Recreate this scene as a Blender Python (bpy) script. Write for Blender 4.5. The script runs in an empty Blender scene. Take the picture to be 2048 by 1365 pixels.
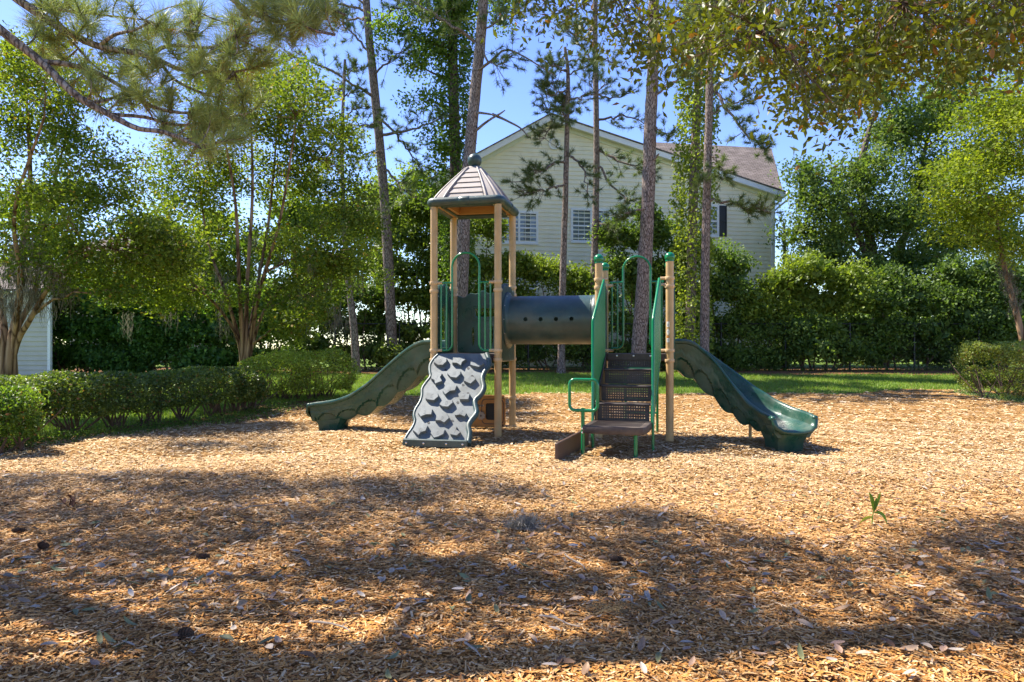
import bpy, bmesh, math
import numpy as np
from mathutils import Vector, Matrix

RNG = np.random.default_rng(11)
SC = bpy.context.scene
COL = SC.collection

# ------------------------------------------------------------------ camera
FPX, HC, YH = 1400.0, 1.4, 697.0          # focal length in photo pixels, eye height, horizon row
cam = bpy.data.cameras.new('camera')
cam.sensor_width = 36.0
cam.lens = FPX / 2048 * 36.0
cam.shift_y = (YH - 682.5) / 2048
cam.clip_end = 2000
cam_o = bpy.data.objects.new('camera', cam)
cam_o.location = (0, 0, HC)
cam_o.rotation_euler = (math.radians(90), 0, 0)
COL.objects.link(cam_o)
SC.camera = cam_o

# ------------------------------------------------------------------ light
SUN_EL, SUN_AZ = math.radians(53), math.radians(-62)     # azimuth clockwise from +Y (negative: to the left)
SUN = np.array([math.sin(SUN_AZ) * math.cos(SUN_EL), math.cos(SUN_AZ) * math.cos(SUN_EL), math.sin(SUN_EL)])
w = bpy.data.worlds.new('World')
SC.world = w
w.use_nodes = True
nt = w.node_tree
sky = nt.nodes.new('ShaderNodeTexSky')
sky.sky_type = 'NISHITA'
sky.sun_disc = False
sky.sun_elevation = SUN_EL
sky.sun_rotation = SUN_AZ
sky.altitude = 0
sky.air_density = 1.0
sky.dust_density = 0.2
sky.ozone_density = 3.0
bg = nt.nodes['Background']
bg.inputs['Strength'].default_value = 0.12
hs = nt.nodes.new('ShaderNodeHueSaturation')
hs.inputs['Saturation'].default_value = 1.17
hs.inputs['Hue'].default_value = 0.52
nt.links.new(sky.outputs[0], hs.inputs['Color'])
nt.links.new(hs.outputs[0], bg.inputs['Color'])
sl = bpy.data.lights.new('sun', 'SUN')
sl.energy = 4.8
sl.angle = math.radians(0.5)
sl.color = (1.0, 0.935, 0.83)
so = bpy.data.objects.new('sun', sl)
so.rotation_euler = Vector(SUN).to_track_quat('Z', 'Y').to_euler()
so.location = (-20, 10, 30)
COL.objects.link(so)
vs = SC.view_settings
vs.view_transform = 'Standard'
vs.look = 'None'
vs.gamma = 1.0
vs.use_curve_mapping = False
vs.exposure = 1.36
SC.cycles.use_denoising = True
SC.cycles.max_bounces = 7
SC.cycles.diffuse_bounces = 4
SC.cycles.glossy_bounces = 3
SC.cycles.transmission_bounces = 4
SC.cycles.transparent_max_bounces = 8
SC.cycles.sample_clamp_indirect = 6

# ------------------------------------------------------------------ pixel helpers
def pix(px, py, Y):
    return np.array([(px - 1024) / FPX * Y, Y, HC + (YH - py) / FPX * Y])

def gz(Y):
    t = np.clip((np.asarray(Y, float) - 13) / 14, 0, 1)
    return 0.57 * t * t * (3 - 2 * t)

def grd(px, py):
    Y = HC * FPX / (py - YH)
    for _ in range(30):
        Y = 0.5 * Y + 0.5 * (HC - float(gz(Y))) * FPX / (py - YH)
    return np.array([(px - 1024) / FPX * Y, Y, float(gz(Y))])

def onplane(px, py, p0, n):
    d = np.array([(px - 1024) / FPX, 1.0, (YH - py) / FPX])
    o = np.array([0, 0, HC])
    return o + d * (np.dot(np.asarray(p0) - o, n) / np.dot(d, n))

# ------------------------------------------------------------------ mesh helpers
class MB:
    """collects faces into one mesh"""
    def __init__(s):
        s.V, s.F, s.C, s.n = [], [], [], 0
    def add(s, V, Fs, col=None):
        V = np.asarray(V, float).reshape(-1, 3)
        if not isinstance(Fs, list):
            Fs = [Fs]
        for f in Fs:
            f = np.asarray(f, dtype=np.int64)
            if f.ndim == 1:
                f = f[None]
            s.F.append(f + s.n)
        s.V.append(V)
        if col is not None:
            c = np.asarray(col, float)
            if c.ndim == 1:
                c = np.tile(c, (len(V), 1))
            s.C.append(c)
        s.n += len(V)
        return s
    def build(s, name, mat, parent=None, org=None, smooth=None, kind=None):
        V = np.concatenate(s.V)
        if org is not None:
            V = V - np.asarray(org, float)
        me = bpy.data.meshes.new(name)
        loops = np.concatenate([f.ravel() for f in s.F])
        tot = np.concatenate([np.full(len(f), f.shape[1]) for f in s.F])
        start = np.concatenate([[0], np.cumsum(tot)[:-1]])
        me.vertices.add(len(V))
        me.vertices.foreach_set('co', V.astype(np.float32).ravel())
        me.loops.add(len(loops))
        me.loops.foreach_set('vertex_index', loops.astype(np.int32))
        me.polygons.add(len(tot))
        me.polygons.foreach_set('loop_start', start.astype(np.int32))
        me.polygons.foreach_set('loop_total', tot.astype(np.int32))
        me.polygons.foreach_set('use_smooth', np.full(len(tot), smooth is not None, dtype=bool))
        me.update(calc_edges=True)
        me.validate()
        if not s.C and len(tot) < 25000:
            bm = bmesh.new(); bm.from_mesh(me)
            bmesh.ops.recalc_face_normals(bm, faces=bm.faces)
            bm.to_mesh(me); bm.free()
        if smooth is not None and smooth > 0:
            me.set_sharp_from_angle(angle=math.radians(smooth))
        if s.C:
            C = np.concatenate(s.C)
            C4 = np.ones((len(C), 4), np.float32)
            C4[:, :3] = C
            a = me.color_attributes.new('Col', 'FLOAT_COLOR', 'POINT')
            a.data.foreach_set('color', C4.ravel())
        me.materials.append(mat)
        o = bpy.data.objects.new(name, me)
        COL.objects.link(o)
        if parent is not None:
            o.parent = parent
        elif org is not None:
            o.location = org
        if kind:
            o['kind'] = kind
        return o

def empty(name, loc=(0, 0, 0), rz=0.0, label=None, cat=None, group=None):
    o = bpy.data.objects.new(name, None)
    o.empty_display_size = 0.2
    o.location = loc
    o.rotation_euler = (0, 0, rz)
    COL.objects.link(o)
    return tag(o, label, cat, group)

def tag(o, label=None, cat=None, group=None, kind=None):
    if label: o['label'] = label
    if cat: o['category'] = cat
    if group: o['group'] = group
    if kind: o['kind'] = kind
    return o

def frames(P):
    P = np.asarray(P, float)
    T = np.gradient(P, axis=0)
    T /= np.linalg.norm(T, axis=1)[:, None] + 1e-12
    a = np.array([0, 0, 1.0]) if abs(T[0][2]) < 0.9 else np.array([1.0, 0, 0])
    n = np.cross(T[0], a); n /= np.linalg.norm(n)
    N = [n]
    for i in range(1, len(P)):
        n = N[-1] - T[i] * np.dot(N[-1], T[i])
        n /= np.linalg.norm(n) + 1e-12
        N.append(n)
    N = np.array(N)
    return T, N, np.cross(T, N)

def tube(P, r, n=8, cap=True, jitter=0.0):
    P = np.asarray(P, float); k = len(P)
    r = np.broadcast_to(np.asarray(r, float), (k,))
    T, N, B = frames(P)
    a = np.arange(n) * 2 * math.pi / n
    rr = r[:, None] * (1 + (RNG.uniform(-jitter, jitter, (k, n)) if jitter else 0))
    V = P[:, None] + rr[..., None] * (np.cos(a)[None, :, None] * N[:, None] + np.sin(a)[None, :, None] * B[:, None])
    i = np.arange(k - 1)[:, None] * n; j = np.arange(n)[None]; j2 = (j + 1) % n
    Fq = np.stack([i + j, i + j2, i + n + j2, i + n + j], -1).reshape(-1, 4)
    Fs = [Fq]
    if cap:
        Fs += [np.arange(n)[::-1], (k - 1) * n + np.arange(n)]
    return V.reshape(-1, 3), Fs

def ring(P, r, n=8):
    """closed tube"""
    P = np.asarray(P, float); k = len(P)
    T = np.roll(P, -1, 0) - np.roll(P, 1, 0)
    T /= np.linalg.norm(T, axis=1)[:, None]
    c = P.mean(0)
    up = np.cross(P[0] - c, P[k // 4] - c); up /= np.linalg.norm(up)
    B = np.tile(up, (k, 1)); N = np.cross(T, B)
    a = np.arange(n) * 2 * math.pi / n
    V = P[:, None] + r * (np.cos(a)[None, :, None] * N[:, None] + np.sin(a)[None, :, None] * B[:, None])
    i = np.arange(k)[:, None]; i2 = (i + 1) % k; j = np.arange(n)[None]; j2 = (j + 1) % n
    return V.reshape(-1, 3), np.stack([i * n + j, i * n + j2, i2 * n + j2, i2 * n + j], -1).reshape(-1, 4)

def _chamfer_topology():
    idx, key = {}, []
    for sx in (-1, 1):
        for sy in (-1, 1):
            for sz in (-1, 1):
                for ax in range(3):
                    idx[(sx, sy, sz, ax)] = len(key); key.append((sx, sy, sz, ax))
    faces = []
    S = (-1, 1)
    for ax in range(3):
        o1, o2 = [q for q in range(3) if q != ax]
        for s_ in S:
            f = []
            for a, b in ((-1, -1), (1, -1), (1, 1), (-1, 1)):
                v = [0, 0, 0]; v[ax] = s_; v[o1] = a; v[o2] = b
                f.append(idx[(*v, ax)])
            faces.append(f)
    for k in range(3):
        i, j = [q for q in range(3) if q != k]
        for si in S:
            for sj in S:
                a = [0, 0, 0]; a[i] = si; a[j] = sj; a[k] = -1
                b = list(a); b[k] = 1
                faces.append([idx[(*a, i)], idx[(*b, i)], idx[(*b, j)], idx[(*a, j)]])
    tris = []
    for sx in S:
        for sy in S:
            for sz in S:
                tris.append([idx[(sx, sy, sz, q)] for q in range(3)])
    K = np.array(key)
    def verts(h, b):
        h = np.asarray(h, float)
        V = K[:, :3] * (h - b)
        for q in range(3):
            m = K[:, 3] == q
            V[m, q] = K[m, q] * h[q]
        return V
    V = verts((1, 1, 1), 0.2)
    def fix(fl):
        out = []
        for f in fl:
            p = V[f]
            if np.dot(np.cross(p[1] - p[0], p[2] - p[0]), p.mean(0)) < 0:
                f = f[::-1]
            out.append(f)
        return np.array(out)
    return verts, fix(faces), fix(tris)
_CV, _CQ, _CT = _chamfer_topology()

def box(c, size, bev=0.006, M=None):
    """bevelled box: centre, full size, optional 3x3 rotation (columns = axes)"""
    h = np.asarray(size, float) / 2
    V = _CV(h, min(bev, h.min() * 0.6))
    if M is not None:
        V = V @ np.asarray(M, float).T
    return V + np.asarray(c, float), [_CQ, _CT]

def beam(p0, p1, wdt, hgt, bev=0.005, up=(0, 0, 1)):
    p0, p1 = np.asarray(p0, float), np.asarray(p1, float)
    d = p1 - p0; L = np.linalg.norm(d); x = d / L
    y = np.cross(up, x); y /= np.linalg.norm(y)
    z = np.cross(x, y)
    return box((p0 + p1) / 2, (L, wdt, hgt), bev, np.stack([x, y, z], 1))

def prism(P, off):
    P = np.asarray(P, float); n = len(P)
    V = np.concatenate([P, P + np.asarray(off, float)])
    j = np.arange(n); j2 = (j + 1) % n
    return V, [np.arange(n)[::-1], n + np.arange(n), np.stack([j, j2, n + j2, n + j], -1)]

def sphere(c, r, nu=20, nv=12, zs=(-1, 1), sc=(1, 1, 1)):
    th = np.linspace(math.acos(zs[1]), math.acos(zs[0]), nv + 1)
    ph = np.arange(nu) * 2 * math.pi / nu
    V = np.stack([np.sin(th)[:, None] * np.cos(ph)[None], np.sin(th)[:, None] * np.sin(ph)[None],
                  np.broadcast_to(np.cos(th)[:, None], (nv + 1, nu))], -1) * r * np.asarray(sc)
    i = np.arange(nv)[:, None] * nu; j = np.arange(nu)[None]; j2 = (j + 1) % nu
    return V.reshape(-1, 3) + np.asarray(c), np.stack([i + j, i + nu + j, i + nu + j2, i + j2], -1).reshape(-1, 4)

def lathe(c, prof, n=20):
    """prof: (radius, z) list, axis +Z"""
    prof = np.asarray(prof, float); k = len(prof)
    a = np.arange(n) * 2 * math.pi / n
    V = np.stack([prof[:, 0, None] * np.cos(a), prof[:, 0, None] * np.sin(a), np.broadcast_to(prof[:, 1, None], (k, n))], -1)
    i = np.arange(k - 1)[:, None] * n; j = np.arange(n)[None]; j2 = (j + 1) % n
    return V.reshape(-1, 3) + np.asarray(c), np.stack([i + j, i + j2, i + n + j2, i + n + j], -1).reshape(-1, 4)

def curve_mesh(splines, thick, bevel=0.004, text=None, size=1.0):
    """filled 2D outline(s) with holes, extruded: V, F in the XY plane centred on z=0"""
    if text is not None:
        cu = bpy.data.curves.new('t', 'FONT'); cu.body = text; cu.size = size
        cu.align_x = 'CENTER'; cu.align_y = 'CENTER'
    else:
        cu = bpy.data.curves.new('c', 'CURVE'); cu.dimensions = '2D'; cu.fill_mode = 'BOTH'
        for sp in splines:
            s_ = cu.splines.new('POLY'); s_.points.add(len(sp) - 1)
            for p, q in zip(s_.points, sp):
                p.co = (q[0], q[1], 0, 1)
            s_.use_cyclic_u = True
    cu.extrude = max(thick / 2 - bevel, 0.0005); cu.bevel_depth = bevel; cu.bevel_resolution = 1
    o = bpy.data.objects.new('tmp', cu); COL.objects.link(o)
    dg = bpy.context.evaluated_depsgraph_get()
    me = bpy.data.meshes.new_from_object(o.evaluated_get(dg))
    V = np.array([v.co for v in me.vertices]).reshape(-1, 3)
    by = {}
    for p in me.polygons:
        by.setdefault(len(p.vertices), []).append(list(p.vertices))
    Fs = [np.array(f) for f in by.values()]
    bpy.data.objects.remove(o); bpy.data.curves.remove(cu); bpy.data.meshes.remove(me)
    return V, Fs

def bez(p0, p1, p2, n):
    t = np.linspace(0, 1, n)[:, None]
    return (1 - t) ** 2 * np.asarray(p0) + 2 * t * (1 - t) * np.asarray(p1) + t * t * np.asarray(p2)

def smooth_path(P, n):
    """Catmull-Rom through points"""
    P = np.asarray(P, float)
    if len(P) == 2:
        return np.linspace(P[0], P[1], n)
    Q = np.concatenate([[2 * P[0] - P[1]], P, [2 * P[-1] - P[-2]]])
    t = np.linspace(0, len(P) - 1 - 1e-9, n); i = t.astype(int); f = (t - i)[:, None]
    a, b, c, d = Q[i], Q[i + 1], Q[i + 2], Q[i + 3]
    return 0.5 * ((2 * b) + (-a + c) * f + (2 * a - 5 * b + 4 * c - d) * f ** 2 + (-a + 3 * b - 3 * c + d) * f ** 3)

def unit(n):
    v = RNG.normal(size=(n, 3))
    return v / np.linalg.norm(v, axis=1)[:, None]

# ------------------------------------------------------------------ materials
MATS = {}
def M(name, col, rough=0.5, var=0.12, scale=6, bump=0.0, bscale=80, metal=0.0, stretch=(1, 1, 1), spec=0.5, attr=False,
      col2=None, coat=0.0, detail=5, dust=0.0):
    if name in MATS:
        return MATS[name]
    m = bpy.data.materials.new(name); m.use_nodes = True
    n, L = m.node_tree.nodes, m.node_tree.links
    b = n['Principled BSDF']
    b.inputs['Roughness'].default_value = rough
    b.inputs['Metallic'].default_value = metal
    b.inputs['Specular IOR Level'].default_value = spec
    b.inputs['Coat Weight'].default_value = coat
    tc = n.new('ShaderNodeTexCoord'); mp = n.new('ShaderNodeMapping')
    mp.inputs['Scale'].default_value = stretch
    L.new(tc.outputs['Object'], mp.inputs['Vector'])
    nz = n.new('ShaderNodeTexNoise'); nz.inputs['Scale'].default_value = scale; nz.inputs['Detail'].default_value = detail
    L.new(mp.outputs[0], nz.inputs['Vector'])
    rp = n.new('ShaderNodeValToRGB')
    rp.color_ramp.elements[0].position = 0.3; rp.color_ramp.elements[1].position = 0.7
    c = np.array(col, float); c2 = np.array(col2, float) if col2 is not None else c * (1 + var)
    c1 = c if col2 is not None else c * (1 - var)
    if attr:
        at = n.new('ShaderNodeAttribute'); at.attribute_name = 'Col'
        rp.color_ramp.elements[0].color = (1 - var,) * 3 + (1,)
        rp.color_ramp.elements[1].color = (1 + var,) * 3 + (1,)
        mx = n.new('ShaderNodeMixRGB'); mx.blend_type = 'MULTIPLY'; mx.inputs['Fac'].default_value = 1
        L.new(at.outputs['Color'], mx.inputs[1]); L.new(nz.outputs['Fac'], rp.inputs['Fac']); L.new(rp.outputs[0], mx.inputs[2])
        out = mx.outputs[0]
    else:
        rp.color_ramp.elements[0].color = (*np.clip(c1, 0, 1), 1)
        rp.color_ramp.elements[1].color = (*np.clip(c2, 0, 1), 1)
        L.new(nz.outputs['Fac'], rp.inputs['Fac'])
        out = rp.outputs[0]
    if dust:                      # blotchy dust and faded scuffs
        nd = n.new('ShaderNodeTexNoise'); nd.inputs['Scale'].default_value = 2.3; nd.inputs['Detail'].default_value = 9; nd.inputs['Roughness'].default_value = .7
        L.new(tc.outputs['Object'], nd.inputs['Vector'])
        rd_ = n.new('ShaderNodeValToRGB'); rd_.color_ramp.elements[0].position = .46; rd_.color_ramp.elements[1].position = .70
        rd_.color_ramp.elements[0].color = (0, 0, 0, 1); rd_.color_ramp.elements[1].color = (dust, dust, dust, 1)
        L.new(nd.outputs['Fac'], rd_.inputs['Fac'])
        dm = n.new('ShaderNodeMixRGB'); dm.inputs[2].default_value = (.36, .29, .20, 1)
        L.new(rd_.outputs[0], dm.inputs[0]); L.new(out, dm.inputs[1]); out = dm.outputs[0]
        rr_ = n.new('ShaderNodeMapRange'); rr_.inputs['To Min'].default_value = rough; rr_.inputs['To Max'].default_value = min(1, rough + .35)
        L.new(rd_.outputs[0], rr_.inputs['Value']); rr_.inputs['From Max'].default_value = max(dust, .01)
        L.new(rr_.outputs[0], b.inputs['Roughness'])
    L.new(out, b.inputs['Base Color'])
    if bump:
        n2 = n.new('ShaderNodeTexNoise'); n2.inputs['Scale'].default_value = bscale; n2.inputs['Detail'].default_value = 4
        L.new(mp.outputs[0], n2.inputs['Vector'])
        bp = n.new('ShaderNodeBump'); bp.inputs['Strength'].default_value = bump; bp.inputs['Distance'].default_value = 0.02
        L.new(n2.outputs['Fac'], bp.inputs['Height']); L.new(bp.outputs[0], b.inputs['Normal'])
    MATS[name] = m
    return m

def leafmat(name, trans=0.4, rough=0.55, tint=(1.25, 1.3, 0.45), spec=0.25):
    if name in MATS:
        return MATS[name]
    m = bpy.data.materials.new(name); m.use_nodes = True
    n, L = m.node_tree.nodes, m.node_tree.links
    b = n['Principled BSDF']; b.inputs['Roughness'].default_value = rough; b.inputs['Specular IOR Level'].default_value = spec
    at = n.new('ShaderNodeAttribute'); at.attribute_name = 'Col'
    L.new(at.outputs['Color'], b.inputs['Base Color'])
    mx = n.new('ShaderNodeMixRGB'); mx.blend_type = 'MULTIPLY'; mx.inputs['Fac'].default_value = 1
    mx.inputs[2].default_value = (*tint, 1)
    L.new(at.outputs['Color'], mx.inputs[1])
    tr = n.new('ShaderNodeBsdfTranslucent'); L.new(mx.outputs[0], tr.inputs['Color'])
    ms = n.new('ShaderNodeMixShader'); ms.inputs[0].default_value = trans
    L.new(b.outputs[0], ms.inputs[1]); L.new(tr.outputs[0], ms.inputs[2])
    L.new(ms.outputs[0], n['Material Output'].inputs['Surface'])
    MATS[name] = m
    return m

def barkmat(name, c1, c2, sc=9, stretch=(1, 1, 0.25), bump=0.9):
    if name in MATS:
        return MATS[name]
    m = bpy.data.materials.new(name); m.use_nodes = True
    n, L = m.node_tree.nodes, m.node_tree.links
    b = n['Principled BSDF']; b.inputs['Roughness'].default_value = 0.9; b.inputs['Specular IOR Level'].default_value = 0.15
    tc = n.new('ShaderNodeTexCoord'); mp = n.new('ShaderNodeMapping'); mp.inputs['Scale'].default_value = stretch
    L.new(tc.outputs['Object'], mp.inputs['Vector'])
    nz = n.new('ShaderNodeTexNoise'); nz.inputs['Scale'].default_value = 3; nz.inputs['Detail'].default_value = 6
    L.new(mp.outputs[0], nz.inputs['Vector'])
    ds = n.new('ShaderNodeMixRGB'); ds.inputs[0].default_value = 0.12
    L.new(mp.outputs[0], ds.inputs[1]); L.new(nz.outputs['Color'], ds.inputs[2])
    vo = n.new('ShaderNodeTexVoronoi'); vo.inputs['Scale'].default_value = sc; vo.feature = 'DISTANCE_TO_EDGE'
    L.new(ds.outputs[0], vo.inputs['Vector'])
    r1 = n.new('ShaderNodeValToRGB'); r1.color_ramp.elements[1].position = 0.18
    r1.color_ramp.elements[0].color = (*(np.array(c1) * 0.35), 1); r1.color_ramp.elements[1].color = (1, 1, 1, 1)
    L.new(vo.outputs['Distance'], r1.inputs['Fac'])
    r2 = n.new('ShaderNodeValToRGB'); r2.color_ramp.elements[0].color = (*c1, 1); r2.color_ramp.elements[1].color = (*c2, 1)
    r2.color_ramp.elements[0].position = 0.35; r2.color_ramp.elements[1].position = 0.65
    n3 = n.new('ShaderNodeTexNoise'); n3.inputs['Scale'].default_value = sc * 1.6; n3.inputs['Detail'].default_value = 8
    L.new(mp.outputs[0], n3.inputs['Vector']); L.new(n3.outputs['Fac'], r2.inputs['Fac'])
    mm = n.new('ShaderNodeMixRGB'); mm.blend_type = 'MULTIPLY'; mm.inputs[0].default_value = 0.85
    L.new(r2.outputs[0], mm.inputs[1]); L.new(r1.outputs[0], mm.inputs[2]); L.new(mm.outputs[0], b.inputs['Base Color'])
    bp = n.new('ShaderNodeBump'); bp.inputs['Strength'].default_value = bump; bp.inputs['Distance'].default_value = 0.04
    L.new(mm.outputs[0], bp.inputs['Height']); L.new(bp.outputs[0], b.inputs['Normal'])
    MATS[name] = m
    return m
# ------------------------------------------------------------------ ground
HOLLOWS = [(-3.6, 12.2, .7, .05), (4.1, 9.75, .7, .06), (1.25, 8.4, .6, .04), (-1.1, 9.7, .6, .04), (.6, 11.3, .6, .03)]
def und(X, Y):
    """gentle unevenness of the mulch, worn hollows where children land"""
    z = .012 * np.sin(X * 1.7 + 1.3 * np.sin(Y * 1.1)) + .010 * np.sin(Y * 2.6 + 1.5 * np.cos(X * 1.3)) + .006 * np.sin(X * 5.1 + Y * 4.3)
    for cx, cy, r, d in HOLLOWS:
        z = z - d * np.exp(-((X - cx) ** 2 + (Y - cy) ** 2) / (r * r)) + .4 * d * np.exp(-((np.hypot(X - cx, Y - cy) - r * 1.4) / (.4 * r)) ** 2)
    return z
def grid_sheet(name, xs, ys, mat, lift=0.0, inside=None, rough=0.0):
    X, Y = np.meshgrid(xs, ys)
    Z = gz(Y) + lift
    if rough:
        Z = Z + rough * und(X, Y)
    V = np.stack([X, Y, Z], -1).reshape(-1, 3)
    nx = len(xs)
    i = np.arange(len(ys) - 1)[:, None] * nx; j = np.arange(nx - 1)[None]
    Fq = np.stack([i + j, i + j + 1, i + nx + j + 1, i + nx + j], -1).reshape(-1, 4)
    if inside is not None:
        c = V[Fq].mean(1)
        Fq = Fq[inside(c[:, 0], c[:, 1])]
        used = np.unique(Fq); mp = np.zeros(len(V), int); mp[used] = np.arange(len(used))
        V, Fq = V[used], mp[Fq]
    return MB().add(V, Fq).build(name, mat, smooth=0)

m_soil = M('soil_grass', (0.08, 0.13, 0.018), rough=0.95, scale=1.2, col2=(0.14, 0.20, 0.035), bump=0.6, bscale=40, spec=0.1)
# the left edge of the mulch runs along the hedge
HEDGE = [(-60, 9.3), (100, 10.3), (250, 11.4), (400, 12.7), (520, 14.4), (600, 16.3)]
HEDGE = np.array([[(p - 1024) / FPX * Y, Y] for p, Y in HEDGE])
def hedge_x(Y):
    Y = np.asarray(Y, float)
    return np.interp(Y, HEDGE[:, 1], HEDGE[:, 0])
def mulch_back(X):
    return 18.2 + 0.35 * np.sin(X * 0.55 + 0.6) + 0.2 * np.sin(X * 1.3) - 0.6 * np.clip((-X - 3) / 3, 0, 1) + 0.10 * np.clip(X, 0, 9)
def in_mulch(X, Y):
    left = np.where(Y > 16.3, HEDGE[-1, 0] + (Y - 16.3) * 0.6, np.where(Y < 9.3, HEDGE[0, 0] - (9.3 - Y) * 0.9, hedge_x(Y)))
    return (X > left - 0.2) & (Y < mulch_back(X))
ys = np.concatenate([np.linspace(-60, -8, 8), np.arange(-7, 30, .5), [40, 60, 120, 300, 700]])
xs = np.concatenate([[-700, -300, -120, -60, -40, -30], np.arange(-24, 32, .5), [40, 60, 120, 300, 700]])
def lawn_mesh():
    o = grid_sheet('lawn', xs, ys, m_soil, lift=-0.012)
    me = o.data; co = np.empty(len(me.vertices) * 3, np.float32); me.vertices.foreach_get('co', co); co = co.reshape(-1, 3)
    co[:, 2] -= .12 * (in_mulch(co[:, 0], co[:, 1]) & (co[:, 1] > -6) & (co[:, 0] > -16) & (co[:, 0] < 29.5))    # the bed is dug in below the grass
    me.vertices.foreach_set('co', co.ravel()); me.update()
    return o
tag(lawn_mesh(), 'mown green grass lawn around the playground', None, kind='structure')
m_mulch = M('mulch_bed', (0.18, 0.08, 0.022), rough=0.95, scale=60, col2=(0.48, 0.28, 0.10), bump=1.0, bscale=110, spec=0.1, stretch=(1, 1.0, 1))
tag(grid_sheet('mulch_ground', np.arange(-16, 30, 0.25), np.arange(-6, 20, 0.25), m_mulch, lift=0.0, inside=in_mulch, rough=1.0),
    'tan wood chip mulch covering the playground', None, kind='structure')
m_straw = M('leaf_litter', (0.12, 0.055, 0.025), rough=0.95, scale=20, col2=(0.26, 0.13, 0.06), bump=0.9, bscale=60, spec=0.1)
def in_straw(X, Y):
    return Y > 24.3 + 0.5 * np.sin(X * 0.4) + 0.3 * np.sin(X * 1.1 + 1)
tag(grid_sheet('leaf_litter_strip', np.arange(-20, 26, 0.3), np.arange(23, 30, 0.25), m_straw, lift=0.004, inside=in_straw),
    'strip of brown pine straw and leaf litter before the fence', None, kind='structure')

def in_foot(X, Y):
    hx = np.where(Y > 16.3, HEDGE[-1, 0] + (Y - 16.3) * .6, np.where(Y < 9.3, HEDGE[0, 0] - (9.3 - Y) * .9, hedge_x(Y)))
    return (X > hx - 1.1 - .25 * np.sin(Y * 2.1)) & (X < hx + .25) & (Y > 7.5) & (Y < 17.2)
tag(grid_sheet('leaf_litter_strip', np.arange(-11, -3, .15), np.arange(7.5, 17.3, .15), m_straw, lift=-.004, inside=in_foot),
    'brown leaf litter under the left hedge', None, kind='structure')
# mulch chips (nobody could count them)
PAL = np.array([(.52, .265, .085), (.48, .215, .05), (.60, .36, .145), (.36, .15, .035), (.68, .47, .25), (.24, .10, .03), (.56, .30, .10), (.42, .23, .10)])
PAL_SUNLIT = np.array([(.64, .475, .255), (.71, .56, .34), (.57, .40, .195), (.78, .64, .43), (.48, .32, .15), (.38, .23, .10)])
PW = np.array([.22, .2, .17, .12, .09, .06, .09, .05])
m_chip = M('wood_chip', (.4, .2, .1), rough=0.85, attr=True, var=0.2, scale=60, spec=0.15)

def scatter(y0, y1, dens, margin=1.4, slope=0.80):
    area = slope * (y1 ** 2 - y0 ** 2) + 2 * margin * (y1 - y0)
    n = int(area * dens)
    Y = RNG.uniform(y0, y1, n * 2); X = RNG.uniform(-1, 1, n * 2) * (slope * y1 + margin)
    k = np.abs(X) < slope * Y + margin
    X, Y = X[k], Y[k]
    k = in_mulch(X, Y)
    return X[k], Y[k]

def chips(y0, y1, dens, L, W, solid, pale):
    X, Y = scatter(y0, y1, dens); n = len(X)
    l = L * RNG.lognormal(0, .38, n); wd = W * RNG.lognormal(0, .3, n)
    a = RNG.uniform(0, math.pi, n); tilt = RNG.normal(0, .12, n); roll = RNG.normal(0, .17, n)
    d = np.stack([np.cos(a) * np.cos(tilt), np.sin(a) * np.cos(tilt), np.sin(tilt)], -1)
    s0 = np.stack([-np.sin(a), np.cos(a), np.zeros(n)], -1)
    u = np.cross(d, s0)
    s = s0 * np.cos(roll)[:, None] + u * np.sin(roll)[:, None]
    nn = np.cross(d, s)
    c = np.stack([X, Y, gz(Y) + und(X, Y) + RNG.uniform(.004, .028, n)], -1)
    hl, hw = (d * l[:, None] / 2), (s * wd[:, None] / 2)
    tp = RNG.uniform(.35, 1.0, (n, 1)); tp2 = RNG.uniform(.35, 1.0, (n, 1))
    q = [c - hl - hw * tp, c + hl - hw * tp2, c + hl + hw * tp2, c - hl + hw * tp]
    wt = np.clip((Y - 4.5) / 4.5, 0, 1)[:, None]            # sunlit paleness put into the colour of chips farther from the camera
    p1 = PAL[RNG.choice(len(PAL), n, p=PW)]; p2 = PAL_SUNLIT[RNG.choice(len(PAL_SUNLIT), n)]
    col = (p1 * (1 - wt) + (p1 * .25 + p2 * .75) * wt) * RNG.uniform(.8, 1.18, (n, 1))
    mb = MB()
    if solid:
        th = nn * RNG.uniform(.004, .009, (n, 1))
        V = np.stack(q + [p - th for p in q], 1)
        b = np.arange(n)[:, None] * 8
        f = np.array([[0, 1, 2, 3], [0, 4, 5, 1], [2, 6, 7, 3], [0, 3, 7, 4], [1, 5, 6, 2]])
        mb.add(V.reshape(-1, 3), (b[:, None] + f[None]).reshape(-1, 4), np.repeat(col, 8, 0))
    else:
        V = np.stack(q, 1)
        mb.add(V.reshape(-1, 3), np.arange(n * 4).reshape(-1, 4), np.repeat(col, 4, 0))
    return mb
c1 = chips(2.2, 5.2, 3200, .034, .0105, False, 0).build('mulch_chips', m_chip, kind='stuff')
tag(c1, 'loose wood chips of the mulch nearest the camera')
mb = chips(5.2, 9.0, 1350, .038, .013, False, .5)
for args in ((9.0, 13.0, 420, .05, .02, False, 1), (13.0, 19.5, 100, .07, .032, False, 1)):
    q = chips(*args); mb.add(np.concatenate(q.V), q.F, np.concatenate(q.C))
tag(mb.build('mulch_chips', m_chip, kind='stuff'), 'loose wood chips of the mulch around the play structure')

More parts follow.
